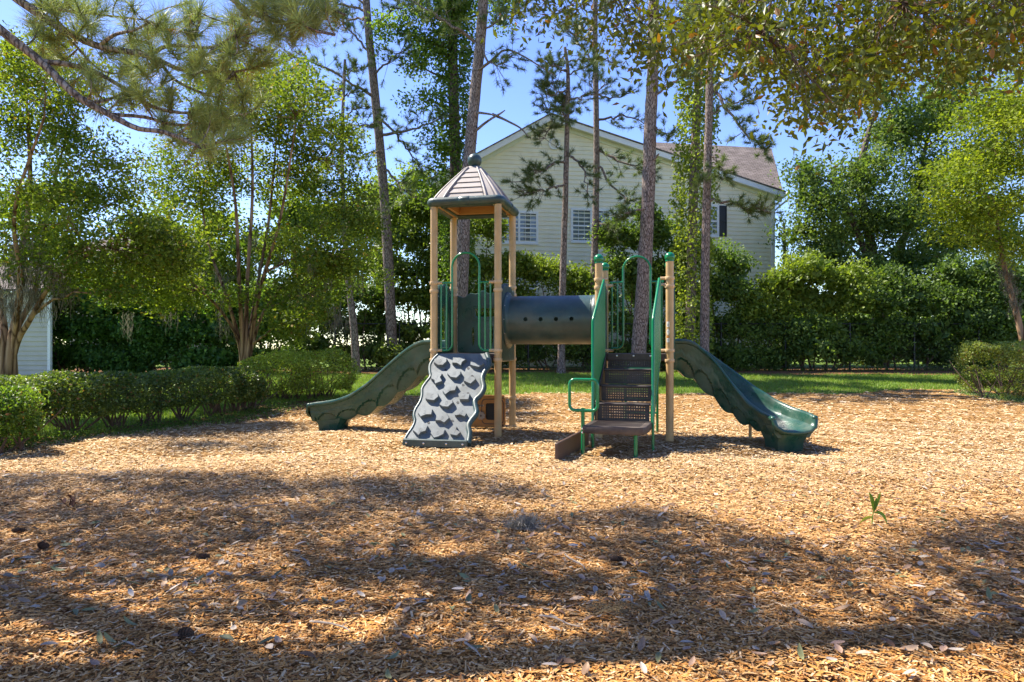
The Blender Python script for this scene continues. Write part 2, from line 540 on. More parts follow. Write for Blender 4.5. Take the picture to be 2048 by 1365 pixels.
# fallen leaves: curled two-strip blades
LEAFPAL = np.array([(.42, .33, .24), (.50, .41, .31), (.33, .20, .11), (.38, .235, .15), (.27, .14, .065), (.50, .33, .19), (.22, .22, .09)])
m_dead = M('dead_leaf', (.4, .3, .2), rough=0.6, attr=True, var=0.15, scale=40, spec=0.3)
def leaf_blade(L, W, curl, nseg=4):
    t = np.linspace(0, 1, nseg + 1)
    wv = W * np.sin(np.pi * np.clip(t * 0.94 + 0.03, 0, 1)) ** 0.8
    x = (t - .5) * L; z = curl * (np.cos(t * 2.4 - 1.2) * -1 + 1) * L * 0.5
    V = np.concatenate([np.stack([x, -wv / 2, z + np.abs(wv) * .25], -1), np.stack([x, 0 * x, z], -1), np.stack([x, wv / 2, z + np.abs(wv) * .25], -1)])
    k = nseg + 1; i = np.arange(nseg)
    return V, np.concatenate([np.stack([r * k + i, r * k + i + 1, (r + 1) * k + i + 1, (r + 1) * k + i], -1) for r in (0, 1)])
def place(V, X, Y, Z, rz, tx, ty, sc):
    c, s = np.cos(rz), np.sin(rz)
    P = V * sc
    P = np.stack([P[:, 0], P[:, 1], P[:, 2] + P[:, 0] * ty + P[:, 1] * tx], -1)
    return np.stack([P[:, 0] * c - P[:, 1] * s + X, P[:, 0] * s + P[:, 1] * c + Y, P[:, 2] + Z], -1)
mb = MB()
X1, Y1 = scatter(3.6, 9.5, 42)
for x, y in zip(X1, Y1):
    if RNG.random() > np.clip((9.8 - y) / 4.5, 0.04, 1): continue
    V, Fq = leaf_blade(1, RNG.uniform(.3, .48), RNG.uniform(-.3, .5), 3)
    mb.add(place(V, x, y, gz(y) + und(x, y) + .026, RNG.uniform(0, 6.28), RNG.normal(0, .25), RNG.normal(0, .25), RNG.uniform(.045, .085)), Fq,
           LEAFPAL[RNG.integers(len(LEAFPAL))] * RNG.uniform(.5, 1.0))
tag(mb.build('fallen_leaves', m_dead, kind='stuff', smooth=0), 'scattered dry leaves among the mulch chips')
variants = []
for k in range(14):
    V, Fq = leaf_blade(RNG.uniform(.06, .1), RNG.uniform(.024, .036), RNG.uniform(-.3, .6), 5)
    o = MB().add(V, Fq, LEAFPAL[k % 7] * RNG.uniform(.6, 1.0)).build('fallen_leaf', m_dead, smooth=0)
    variants.append(o.data); bpy.data.objects.remove(o)
for k in range(230):
    y = 2.9 + 2.1 * RNG.random() ** 1.1; x = RNG.uniform(-.76, .76) * y
    o = bpy.data.objects.new('fallen_leaf', variants[k % 14])
    o.location = (x, y, float(gz(y) + und(x, y)) + .032); o.rotation_euler = (RNG.normal(0, .22), RNG.normal(0, .22), RNG.uniform(0, 6.28))
    COL.objects.link(o)
    tag(o, 'dry fallen oak leaf lying on the shaded mulch in the foreground', 'leaf', 'dry leaves fallen on the foreground mulch')

# grass blades
m_grass = leafmat('grass_blade', trans=0.35, rough=0.5)
def grass(name, X, Y, h, label):
    n = len(X)
    a = RNG.uniform(0, 6.28, n); hh = h * RNG.uniform(.5, 1.2, n)
    wv = RNG.uniform(.006, .013, n)
    p = np.stack([X, Y, gz(Y) - .01], -1)
    s = np.stack([np.cos(a), np.sin(a), 0 * a], -1) * wv[:, None]
    tip = p + np.stack([RNG.normal(0, .03, n), RNG.normal(0, .03, n), hh], -1)
    V = np.stack([p - s, p + s, tip], 1).reshape(-1, 3)
    c0 = np.array((.15, .25, .03)); c1 = np.array((.27, .36, .07))
    pt = 0.5 + 0.5 * np.sin(X * .9 + 2 * np.sin(Y * .7))
    t = np.clip(RNG.normal(.4, .25, n) + .25 * (pt - .5), 0, 1)[:, None]
    col = c0 * (1 - t) + c1 * t
    dry = RNG.random(n) < .05 + .06 * pt
    col[dry] = (.26, .2, .08)
    return tag(MB().add(V, np.arange(n * 3).reshape(-1, 3), np.repeat(col, 3, 0)).build(name, m_grass, kind='stuff'), label)
n = 120000
X = RNG.uniform(-9, 19, n); Y = RNG.uniform(17, 25.6, n)
k = (~in_mulch(X, Y + RNG.normal(.0, .12, n))) & (~in_straw(X, Y + RNG.normal(0, .35, n))) & (np.abs(X) < .82 * Y + 1)
grass('grass', X[k], Y[k], .075, 'short green grass between the mulch and the fence')
n = 60000
X = RNG.uniform(-15, -4, n); Y = RNG.uniform(10, 20, n)
k = (~in_mulch(X - .5, Y)) & (~in_foot(X + RNG.normal(0, .12, n), Y)) & (Y < 19) & (np.abs(X) < .8 * Y + 1)
grass('grass', X[k], Y[k], .08, 'sunlit grass behind the clipped hedge on the left')
# ------------------------------------------------------------------ play structure
ANG = math.radians(12.5)
UU = np.array([math.cos(ANG), -math.sin(ANG), 0]); VV = np.array([math.sin(ANG), math.cos(ANG), 0])
LC = np.array([-0.625, 11.70, 0.0])
HS = 0.53                      # half post spacing
RA = 2.65                      # right tower centre along UU
def loc(p):
    d = np.asarray(p) - LC
    return np.array([d @ UU, d @ VV, d[2]])
def wld(a, b, c):
    return LC + UU * a + VV * b + np.array([0, 0, c])

m_post = M('tan_post', (.52, .345, .155), rough=.36, var=.12, scale=5, bump=.03, bscale=200, dust=0.22)
m_clamp = M('tan_clamp', (.58, .40, .21), rough=.4, var=.08, scale=20)
m_plas = M('dark_green_plastic', (.017, .070, .046), rough=.27, var=.24, scale=5, bump=.06, bscale=260, spec=.5, dust=0.16)
m_plas2 = M('teal_plastic', (.032, .064, .060), rough=.32, var=.22, scale=4, bump=.08, bscale=220, spec=.5, dust=0.14)
m_wall = M('climber_plastic', (.095, .12, .125), rough=.52, var=.16, scale=9, bump=.12, bscale=300, spec=.6, dust=0.28)
m_rail = M('green_enamel', (.003, .185, .06), rough=.25, var=.08, scale=6, coat=.3)
m_roof = M('taupe_plastic', (.33, .285, .25), rough=.5, var=.07, scale=5, bump=.06, bscale=200, dust=0.25)
m_under = M('tan_plastic', (.46, .24, .08), rough=.5, var=.08, scale=5)
m_brown = M('brown_vinyl', (.040, .026, .021), rough=.45, var=.25, scale=14, bump=.1, bscale=300, dust=0.22)
m_orange = M('ochre_board', (.40, .18, .045), rough=.5, var=.08, scale=9, bump=.05, bscale=200)
m_board = M('brown_board', (.085, .048, .033), rough=.5, var=.12, scale=9, bump=.05, bscale=200)
m_steel = M('bolt_steel', (.6, .58, .55), rough=.3, metal=.9, var=.1)
m_dark = M('dark_hole', (.008, .009, .01), rough=.6, var=.1)
m_white = M('sticker_white', (.78, .77, .74), rough=.5, var=.04)
m_stik = M('sticker_grey', (.28, .3, .33), rough=.5, var=.1)
m_stor = M('sticker_orange', (.6, .22, .05), rough=.5, var=.1)

PLAY = empty('play_structure', LC, -ANG, 'green and tan playground set with two towers, tube bridge, two slides and climbing wall', 'playground')

def bolt(mb, c, n, r=.011):
    n = np.asarray(n, float) / np.linalg.norm(n); c = np.asarray(c, float)
    mb.add(*tube([c, c + n * .006, c + n * .010], [r, r, r * .55], 8))

def bolts(parent, items, mat=None):
    for c, n, r in items:
        mb = MB(); bolt(mb, c, n, r); mb.build('bolt', mat or m_steel, parent)

def clamp(parent, a, b, z, ear, r=.058):
    """collar around a post with an ear pointing along EAR"""
    mb = MB()
    mb.add(*lathe((a, b, z), [(r, -.026), (r + .010, -.026), (r + .014, -.016), (r + .014, .016), (r + .010, .026), (r, .026)], 18))
    for e in ear:
        e = np.array([*e, 0.0]); e /= np.linalg.norm(e)
        mb.add(*tube([np.array([a, b, z]) + e * .05, np.array([a, b, z]) + e * .14], .024, 8))
        for q in (.085, .125):
            bolt(mb, np.array([a, b, z]) + e * q + np.array([-e[1], e[0], 0]) * .022 * (1 if e[0] > 0 or e[1] < 0 else -1), (0, -1, 0), .009)
    return mb.build('clamp', m_clamp, parent, smooth=40)

def post(a, b, top, ears, cap=False):
    p = MB()
    prof = [(.058, -.12), (.058, top - .004), (.054, top)]
    p.add(*lathe((a, b, 0), prof, 24)).add(*tube([(a, b, top - .001), (a, b, top)], .054, 24))
    po = p.build('post', m_post, PLAY, smooth=40)
    for z, e in ears:
        clamp(po, a, b, z, e)
    if cap:
        sp = MB().add(*sphere((a, b, top + .045), .077, 24, 14)).add(*lathe((a, b, top), [(.063, -.02), (.063, .012), (.05, .02)], 24))
        sp.build('cap', m_rail, po, smooth=60)
    return po
ZR, ZL, ZB = 2.45, 1.365, 1.215
for (sa, sb) in ((-1, -1), (1, -1), (1, 1), (-1, 1)):
    a, b = sa * HS, sb * HS
    inn = (-sa, 0)
    e = [(ZR, [inn] if sb < 0 else []), (ZR - .13, [(0, -sb)]), (ZB, [])]
    if sb < 0: e.append((ZL, [inn]))
    else: e += [(2.16, [inn])]
    if sb > 0: e += [(.55, [inn]), (.05, [inn])]
    post(a, b, 3.70, e)
    a2 = a + RA
    e = [(ZR, [inn]), (ZR - .12, [(0, -sb)]), (ZL, [inn]), (ZB, [])]
    pr = post(a2, b, 2.72, e, cap=True)
    if (sa, sb) == (1, -1):
        # safety stickers facing the camera
        for z0, z1, mm, sh in ((1.72, 1.80, m_white, 0), (1.80, 1.812, m_stor, 0), (1.60, 1.69, m_white, 1), (1.555, 1.585, m_stor, 0), (1.49, 1.55, m_white, 0)):
            th = np.linspace(-2.45, -1.65, 9); zz = np.linspace(z0, z1, 9)
            r_ = .0586
            V = np.array([[a2 + r_ * math.cos(t), b + r_ * math.sin(t), z] for z in zz for t in th])
            i = np.arange(8)[:, None] * 9; j = np.arange(8)[None]
            Fq = np.stack([i + j, i + j + 1, i + 10 + j, i + 9 + j], -1).reshape(-1, 4)
            if sh:
                c = V[Fq].mean(1); ta = np.arctan2(c[:, 1] - b, c[:, 0] - a2)
                Fq = Fq[((ta + 2.05) / .40) ** 2 + ((c[:, 2] - .5 * (z0 + z1)) / .045) ** 2 < 1.05]
            MB().add(V, Fq).build('sticker', mm, pr, smooth=0)
        for zc in (1.76, 1.74, 1.645, 1.53, 1.51):
            th = np.linspace(-2.25, -1.85, 6)
            V = np.array([[a2 + .0592 * math.cos(t), b + .0592 * math.sin(t), z] for z in (zc - .005, zc + .005) for t in th])
            j = np.arange(5)
            MB().add(V, np.stack([j, j + 1, j + 7, j + 6], -1)).build('sticker_print', m_stik, pr, smooth=0)

# decks
for c in (0, RA):
    d = MB().add(*box((c, 0, 1.30), (1.0, 1.0, .035), .008))
    for s in (-1, 1):
        d.add(*box((c, s * .50, 1.262), (1.0, .025, .115), .006)).add(*box((c + s * .50, 0, 1.262), (.025, .98, .115), .006))
    d.build('deck', m_brown, PLAY)

# ---- roof
RZ, RH = 3.745, .635
prof = [(.585, 3.775), (.53, 3.87), (.45, 3.985), (.355, 4.11), (.25, 4.24), (.155, 4.355), (.085, 4.425), (.06, 4.435)]
def roof_ring(h, z, ch):
    c = h * ch
    return [(-h + c, -h, z), (h - c, -h, z), (h, -h + c, z), (h, h - c, z), (h - c, h, z), (-h + c, h, z), (-h, h - c, z), (-h, -h + c, z)]
mb = MB(); V = np.array([p for h, z in prof for p in roof_ring(h, z, .16)])
i = np.arange(len(prof) - 1)[:, None] * 8; j = np.arange(8)[None]; j2 = (j + 1) % 8
mb.add(V, [np.stack([i + j, i + j2, i + 8 + j2, i + 8 + j], -1).reshape(-1, 4), (len(prof) - 1) * 8 + np.arange(8)])
roof = mb.build('roof', m_roof, PLAY, smooth=25)
def roof_at(z, side, f, out=0.0):
    """point on a roof face: side 0..3, f in -1..1 across the face"""
    h = np.interp(z, [q[1] for q in prof], [q[0] for q in prof]) + out
    p = np.array([f * h, -h, z]); k = side * math.pi / 2
    return np.array([p[0] * math.cos(k) - p[1] * math.sin(k), p[0] * math.sin(k) + p[1] * math.cos(k), z])
for side in range(4):
    zs = np.linspace(3.79, 4.385, 7)
    for q in range(6):
        za, zb = zs[q] + .006, zs[q + 1] - .004
        mb = MB()
        f0, f1 = .52, .52
        A = [roof_at(za, side, -f0, .019), roof_at(za, side, f0, .019), roof_at(zb, side, f1, .004), roof_at(zb, side, -f1, .004)]
        Bk = [roof_at(za, side, -f0, -.02), roof_at(za, side, f0, -.02), roof_at(zb, side, f1, -.02), roof_at(zb, side, -f1, -.02)]
        mb.add(A + Bk, [np.array([[0, 1, 2, 3], [0, 4, 5, 1], [1, 5, 6, 2], [3, 2, 6, 7], [0, 3, 7, 4]])])
        mb.build('roof_slat', m_roof, roof)
    for f in (-.60, .60):
        zz = np.linspace(3.78, 4.40, 12)
        MB().add(*tube([roof_at(z, side, f, .012) for z in zz], np.linspace(.024, .014, 12), 8)).build('roof_rib', m_roof, roof, smooth=60)
    k = side * math.pi / 2 + math.pi / 4
    zz = np.linspace(3.78, 4.40, 12)
    hh = np.interp(zz, [q[1] for q in prof], [q[0] for q in prof]) * 1.30
    MB().add(*tube(np.stack([hh * math.cos(k), hh * math.sin(k), zz], -1), np.linspace(.03, .015, 12), 8)).build('roof_rib', m_roof, roof, smooth=60)
MB().add(*sphere((0, 0, 4.535), .118, 28, 18)).add(*lathe((0, 0, 4.41), [(.10, 0), (.085, .02), (.07, .05)], 24)).build('finial', m_plas2, roof, smooth=60)
# rounded rim: square loop of a fat tube with rounded corners
def rsq(h, r, n=6, z=0.0):
    out = []
    for q in range(4):
        a0 = q * math.pi / 2 - math.pi / 2 + math.pi / 2 * 0
        cx, cy = [(h - r, -h + r), (h - r, h - r), (-h + r, h - r), (-h + r, -h + r)][q]
        for t in np.linspace(0, math.pi / 2, n):
            out.append((cx + r * math.cos(a0 + t), cy + r * math.sin(a0 + t), z))
    P = np.array(out)
    # densify the straight sides
    Q = []
    for k in range(len(P)):
        p, q2 = P[k], P[(k + 1) % len(P)]
        m_ = max(1, int(np.linalg.norm(q2 - p) / .08))
        Q += [p + (q2 - p) * t / m_ for t in range(m_)]
    return np.array(Q)
rim = MB().add(*ring(rsq(RH - .06, .07, 6, RZ), .073, 14)).build('roof_rim', m_plas2, roof, smooth=60)
# flat soffit ring, inner lip and moulded joints with the embossed mark
sof = MB()
o_, i_ = rsq(RH - .09, .05, 4, RZ - .03), rsq(RH - .26, .05, 4, RZ - .005)
o_ = np.array([(RH - .07) * np.array([x, y]) for x, y in ((-1, -1), (1, -1), (1, 1), (-1, 1))]); i_ = o_ * (.66)
V = np.concatenate([np.c_[o_, np.full(4, RZ - .052)], np.c_[i_, np.full(4, RZ - .02)], np.c_[i_, np.full(4, RZ + .16)]])
j = np.arange(4); j2 = (j + 1) % 4
sof.add(V, [np.stack([j, j2, 4 + j2, 4 + j], -1), np.stack([4 + j, 4 + j2, 8 + j2, 8 + j], -1)])
sof.build('soffit', m_under, roof)
MB().add(*ring(rsq(RH - .2, .06, 5, RZ - .042), .026, 8)).build('soffit_lip', m_plas2, roof, smooth=60)
for side in range(4):
    k = side * math.pi / 2; c_, s_ = math.cos(k), math.sin(k)
    def rt(x, y, z): return (x * c_ - y * s_, x * s_ + y * c_, z)
    th = np.linspace(0, 2 * math.pi, 18)[:-1]
    jm = MB()
    for x0, x1, r_ in ((-.085, .085, .0775),):
        P = [rt(x, -RH + .06, RZ) for x in (x0, x0 + .006, x1 - .006, x1)]
        jm.add(*tube(P, [r_ - .004, r_, r_, r_ - .004], 16))
    jm.build('rim_joint', m_plas2, rim, smooth=40)
    V, Fs = curve_mesh(None, .006, .001, text='171', size=.062)
    V = np.array([rt(x - .0, -RH + .06 - .0775 - z + .0, RZ + .008 + y) for x, y, z in V])
    MB().add(V, Fs).build('rim_mark', m_plas2, rim)
for (sa, sb) in ((-1, -1), (1, -1), (1, 1), (-1, 1)):
    bm_ = MB(); bolt(bm_, (sa * (HS - .07), sb * (HS - .02), RZ - .06), (0, -1, 0), .018); bm_.build('bolt', m_steel, roof)

# ---- rails with the arch
def arch_panel(ca, b, name='arch_rail', zr=ZR, zl=ZL):
    r = .019
    arc = []
    for s, sg in ((-1, 1), (1, -1)):
        pass
    ra = .226
    th = np.linspace(math.pi, 0, 19)
    P = [(ca - ra, b, zl + .10)] + [(ca - ra, b, z) for z in np.linspace(1.7, 2.66, 6)] + \
        [(ca + ra * math.cos(t), b, 2.70 + ra * math.sin(t)) for t in th] + [(ca + ra, b, z) for z in np.linspace(2.66, 1.7, 6)] + [(ca + ra, b, zl + .10)]
    low = []
    for sg in (-1, 1):
        q = [(ca + sg * (ra + .10 - .10 * math.cos(t)), b, zl + .10 - .10 * math.sin(t)) for t in np.linspace(0, math.pi / 2, 7)]
        q.append((ca + sg * (HS - .10), b, zl))
        low.append(q)
    P = low[0][::-1] + P[1:-1] + low[1]
    root = MB().add(*tube(P, r, 10)).build(name, m_rail, PLAY, smooth=60)
    for sg in (-1, 1):
        MB().add(*tube([(ca + sg * ra, b, zr), (ca + sg * (HS - .09), b, zr)], r * .9, 10)).build('top_rail', m_rail, root, smooth=60)
        for x in (.32, .41):
            MB().add(*tube([(ca + sg * x, b, zl + .005), (ca + sg * x, b, zr)], r * .82, 8)).build('baluster', m_rail, root, smooth=60)
    return root
arch_panel(0, -HS)
arch_panel(RA, HS, zr=2.50, zl=1.40)

# ---- moulded panels
def face_frame(V, origin, xdir, zdir, ndir):
    return np.asarray(origin) + V[:, :1] * np.asarray(xdir) + V[:, 1:2] * np.asarray(zdir) + V[:, 2:3] * np.asarray(ndir)
def ell(cx, cz, rx, rz, n=24, p=2.0):
    t = np.linspace(0, 2 * math.pi, n, endpoint=False)
    c, s = np.cos(t), np.sin(t)
    return np.stack([cx + rx * np.sign(c) * np.abs(c) ** (2 / p), cz + rz * np.sign(s) * np.abs(s) ** (2 / p)], -1)
def wavy_top(w, zt, bumps=True):
    x = np.linspace(w, -w, 33)
    z = zt - .03 + .045 * np.cos(x / w * math.pi * 1.0) + (.02 * np.cos(x / w * math.pi * 4) if bumps else 0)
    return np.stack([x, z], -1)
def panel_outline(w, z0, zt, bumps=True):
    return np.concatenate([[(-w, z0 + .03), (-w + .03, z0), (w - .03, z0), (w, z0 + .03)], wavy_top(w, zt, bumps)])
X_, Y_, Z_ = np.eye(3)
# back panel of the roofed tower with a window and two slots
V, Fs = curve_mesh([panel_outline(.44, 1.33, 2.36), ell(.06, 2.02, .20, .085, 28, 6), ell(-.17, 1.60, .032, .17, 20, 2.6), ell(.17, 1.62, .032, .18, 20, 2.6)], .06, .012)
bp = MB().add(face_frame(V, (0, HS, 0), X_, Z_, -Y_), Fs).build('back_panel', m_plas, PLAY, smooth=30)
V, Fs = curve_mesh([ell(.06, 2.02, .26, .14, 32, 6), ell(.06, 2.02, .235, .118, 32, 6)], .075, .008)
MB().add(face_frame(V, (0, HS, 0), X_, Z_, -Y_), Fs).build('window_moulding', m_plas, bp, smooth=30)
# tube entrance panels
def tube_panel(a):
    hole = ell(0, 1.86, .375, .375, 40)
    V, Fs = curve_mesh([panel_outline(.46, 1.20, 2.42), hole], .09, .02)
    p = MB().add(face_frame(V, (a, 0, 0), Y_, Z_, X_), Fs).build('tube_panel', m_plas2, PLAY, smooth=30)
    return p
tp1 = tube_panel(HS + .0); tp2 = tube_panel(RA - HS)
# slide hoods: panels with an arched opening
def slide_hood(a, s):
    t = np.linspace(0, math.pi, 17)
    op = np.concatenate([[(-.27, 1.38), (.27, 1.38)], np.stack([.27 * np.cos(t), 1.86 + .27 * np.sin(t)], -1)])
    V, Fs = curve_mesh([panel_outline(.45, 1.22, 2.44), op], .10, .03)
    h = MB().add(face_frame(V, (a, 0, 0), Y_, Z_, X_), Fs).build('slide_hood', m_plas, PLAY, smooth=35)
    bolts(h, [((a - s * .05, q, z), (-s, 0, 0), .012) for z in (1.45, 1.9, 2.25) for q in (-.38, .38)])
    return h
slide_hood(-HS - .03, -1); slide_hood(RA + HS + .03, 1)

# ---- tube bridge
TZ, TR = 1.86, .395
a0, a1 = HS + .05, RA - HS - .05
n = 56; k = 14
def tube_shell():
    bm = bmesh.new()
    bmesh.ops.create_cone(bm, cap_ends=True, segments=n, radius1=TR, radius2=TR, depth=a1 - a0)
    me = bpy.data.meshes.new('o'); bm.to_mesh(me); bm.free()
    return me
o = bpy.data.objects.new('t', tube_shell()); COL.objects.link(o)
cut = bmesh.new()
bmesh.ops.create_cone(cut, cap_ends=True, segments=n, radius1=TR - .016, radius2=TR - .016, depth=3)
for q in range(4):
    x = (a0 + a1) / 2 + (q - 1.47) * .245 - .02
    mt = Matrix.Translation((0, -TR, -(x - (a0 + a1) / 2))) @ Matrix.Rotation(math.pi / 2, 4, 'X')
    bmesh.ops.create_cone(cut, cap_ends=True, segments=16, radius1=.034, radius2=.034, depth=.3, matrix=mt)
cme = bpy.data.meshes.new('c'); cut.to_mesh(cme); cut.free()
co = bpy.data.objects.new('c', cme); COL.objects.link(co)
md = o.modifiers.new('b', 'BOOLEAN'); md.operation = 'DIFFERENCE'; md.object = co; md.solver = 'EXACT'; md.use_self = True
dg = bpy.context.evaluated_depsgraph_get()
me2 = bpy.data.meshes.new_from_object(o.evaluated_get(dg))
V = np.array([v.co for v in me2.vertices])
by = {}
for p in me2.polygons: by.setdefault(len(p.vertices), []).append(list(p.vertices))
bpy.data.objects.remove(o); bpy.data.objects.remove(co)
W = np.stack([(a0 + a1) / 2 - V[:, 2], V[:, 1], V[:, 0] + TZ], -1)
tb = MB().add(W, [np.array(f) for f in by.values()]).build('tube_bridge', m_plas2, PLAY, smooth=40)
for a, s in ((a0, 1), (a1, -1)):
    th = np.linspace(0, 2 * math.pi, 56, endpoint=False)
    prof_ = [(.465, -.03), (.47, .0), (.465, .018), (.43, .03), (.405, .05), (.397, .085)]
    V, Fq = lathe((0, 0, 0), prof_, 56)
    V = np.stack([a + s * V[:, 2], V[:, 0], TZ + V[:, 1]], -1)
    fl = MB().add(V, Fq).build('flange', m_plas2, tb, smooth=50)
    bolts(fl, [((a + s * .022, .445 * math.cos(t), TZ + .445 * math.sin(t)), (s, 0, 0), .011) for t in np.linspace(0, 2 * math.pi, 12, endpoint=False)])
# seam ridge near the right end
th = np.linspace(0, 2 * math.pi, 56, endpoint=False)
MB().add(*ring(np.stack([np.full(56, a1 - .10), TR * np.cos(th), TZ + TR * np.sin(th)], -1), .006, 6)).build('seam', m_plas2, tb, smooth=60)

# ---- slides
def make_slide(path, label):
    """path: (m,2) plan points in structure space, from the tower face outwards"""
    S_, NS = 150, 150
    P = smooth_path(np.c_[np.array(path), np.zeros(len(path))], 400)[:, :2]
    d = np.r_[0, np.cumsum(np.linalg.norm(np.diff(P, axis=0), axis=1))]
    Ls = d[-1]
    s = np.linspace(0, Ls, NS)
    C = np.stack([np.interp(s, d, P[:, 0]), np.interp(s, d, P[:, 1])], -1)
    T = np.gradient(C, axis=0); T /= np.linalg.norm(T, axis=1)[:, None]
    Nn = np.stack([-T[:, 1], T[:, 0]], -1)          # left of travel
    f = s / Ls
    q = np.array([0, .10, .17, .26, .38, .54, .68, .80, .90, .97, 1.0])
    rim = np.interp(f, q, [1.53, 1.525, 1.475, 1.34, 1.115, .80, .60, .51, .475, .462, .43])
    flo = np.interp(f, q, [1.325, 1.30, 1.22, 1.07, .835, .53, .375, .315, .29, .275, .262])
    bot = np.interp(f, q, [1.02, .95, .85, .70, .48, .27, .19, .165, .145, .135, .15])
    ker = np.ones(9) / 9
    def sm(a_):
        return np.convolve(np.r_[np.full(4, a_[0]), a_, np.full(4, a_[-1])], ker, 'valid')
    rim, flo, bot = sm(sm(rim)), sm(sm(flo)), sm(sm(bot))
    cell = f * 6.3
    sc = np.abs(np.sin(cell * math.pi)) * np.clip((f - .04) / .05, 0, 1) * np.clip((.82 - f) / .06, 0, 1)
    bot = bot + .065 * (1 - sc) * np.clip((.8 - f) / .05, 0, 1)
    NW = 16
    rows = []
    for i in range(NS):
        wall = []
        for k_ in range(NW):
            t = k_ / (NW - 1)
            x = .245 + (.325 - .245) * t ** .7
            z = bot[i] + (rim[i] - .06 - bot[i]) * t
            arch = .50 * (np.abs(np.sin(cell[i] * math.pi)) ** .45) * (1 if .04 < f[i] < .97 else 0)
            ins = .034 if t < arch else 0.0
            wv = .70 + .07 * math.sin(f[i] * 26)
            if abs(t - wv) < .035: ins += .007
            wv2 = .84 + .04 * math.sin(f[i] * 26 + .6)
            if abs(t - wv2) < .03: ins += .005
            wall.append((x - ins, z))
        hr = rim[i]; fl = flo[i]
        roll = [(.352, hr - .045), (.360, hr - .018), (.350, hr + .006), (.328, hr + .016), (.303, hr + .008), (.288, hr - .014)]
        inn = [(.275, fl + (hr - fl) * .62), (.262, fl + (hr - fl) * .33), (.238, fl + .05), (.195, fl + .016), (.12, fl + .003), (.04, fl)]
        half = wall + roll + inn
        full = half + [(-x, z) for x, z in half[::-1]]
        rows.append(full)
    A = np.array(rows)                                  # NS, m, 2
    m_ = A.shape[1]
    V = np.stack([C[:, None, 0] + Nn[:, None, 0] * A[..., 0], C[:, None, 1] + Nn[:, None, 1] * A[..., 0], A[..., 1]], -1)
    i = np.arange(NS - 1)[:, None] * m_; j = np.arange(m_)[None]; j2 = (j + 1) % m_
    Fq = np.stack([i + j, i + j2, i + m_ + j2, i + m_ + j], -1).reshape(-1, 4)
    mb = MB().add(V.reshape(-1, 3), [Fq, np.arange(m_)[::-1]])
    # end cap: underside triangle strip between channel and bottom
    e = NS - 1
    hlf = m_ // 2
    lo = np.arange(hlf); hi = m_ - 1 - lo
    capq = [[e * m_ + lo[q], e * m_ + lo[q + 1], e * m_ + hi[q + 1], e * m_ + hi[q]] for q in range(5)]
    root = mb.build('slide', m_plas, PLAY, smooth=38)
    tag(root, label)
    # rolled lip round the exit: the channel edge bends over to the outside
    e = NS - 1
    m2 = A[e]
    inner = list(range(NW + 5, m_ - NW - 5))
    Ct, Nt, Tt = C[e], Nn[e], T[e]
    Q = m2[inner]; nq = len(Q)
    cen = np.array([0, flo[-1] + .25])
    dirn = Q - cen; dirn /= np.linalg.norm(dirn, axis=1)[:, None]
    low = np.clip(1 - (Q[:, 1] - flo[-1]) / (rim[-1] - flo[-1]), 0, 1)
    V = []
    for ph in np.linspace(0, math.pi * 1.15, 9):
        off = .040 * (1 - math.cos(ph)); fw = .045 * math.sin(ph) + .05 * math.sin(min(ph, math.pi / 2))
        x_ = Q[:, 0] + dirn[:, 0] * off; z_ = Q[:, 1] + dirn[:, 1] * off
        f_ = fw * (.45 + .75 * low)
        V.append(np.stack([Ct[0] + Nt[0] * x_ + Tt[0] * f_, Ct[1] + Nt[1] * x_ + Tt[1] * f_, z_], -1))
    V = np.concatenate(V)
    ii = np.arange(8)[:, None] * nq; jj = np.arange(nq - 1)[None]
    MB().add(V, [np.stack([ii + jj, ii + jj + 1, ii + nq + jj + 1, ii + nq + jj], -1).reshape(-1, 4), np.arange(9) * nq, np.arange(9) * nq + nq - 1]).build('slide_lip', m_plas, root, smooth=60)
    for sg in (-1, 1):
        p = Ct + Nt * sg * .324 + Tt * .010
        MB().add(*sphere((p[0], p[1], rim[-1] - .020), .043, 14, 10, sc=(1, 1, .9))).build('rim_end', m_plas, root, smooth=60)
    # closing plate below the lip
    x = np.linspace(-.30, .30, 13)
    V = [(Ct[0] + Nt[0] * xx - Tt[0] * .002, Ct[1] + Nt[1] * xx - Tt[1] * .002, z) for z in (bot[-1] + .002, flo[-1] - .05, flo[-1] - .01 ) for xx in x * (.80 if z < flo[-1] - .1 else 1)]
    ii = np.arange(2)[:, None] * 13; jj = np.arange(12)[None]
    MB().add(V, np.stack([ii + jj, ii + jj + 1, ii + 14 + jj, ii + 13 + jj], -1).reshape(-1, 4)).build('slide_end', m_plas, root, smooth=40)
    # moulded foot
    fi = int(.885 * (NS - 1))
    cc, tt, nn_ = C[fi], T[fi], Nn[fi]
    V = []
    for z, hx, hy in ((bot[fi] + .05, .30, .225), (bot[fi] + .0, .275, .22), (.08, .22, .20), (-.06, .20, .19)):
        for sx, sy in ((-1, -.7), (-.8, -1), (.8, -1), (1, -.7), (1, .7), (.8, 1), (-.8, 1), (-1, .7)):
            p = cc + tt * hx * sx + nn_ * hy * sy
            V.append((p[0], p[1], z))
    i = np.arange(3)[:, None] * 8; j = np.arange(8)[None]; j2 = (j + 1) % 8
    MB().add(V, [np.stack([i + j, i + j2, i + 8 + j2, i + 8 + j], -1).reshape(-1, 4)]).build('slide_foot', m_plas, root, smooth=40)
    return root, C, bot, T
make_slide([(-HS - .03, 0), (-1.1, 0), (-1.7, 0), (-2.3, 0), (-2.84, 0)], 'straight dark green plastic slide with scalloped sides')
rs, C, bot, T = make_slide([(RA + HS + .03, 0), (RA + 1.0, .02), (RA + 1.42, -.04), (RA + 1.78, -.22), (RA + 2.06, -.52), (RA + 2.22, -.88)],
                           'curved dark green plastic slide turning towards the camera')
fi = int(.56 * len(C))
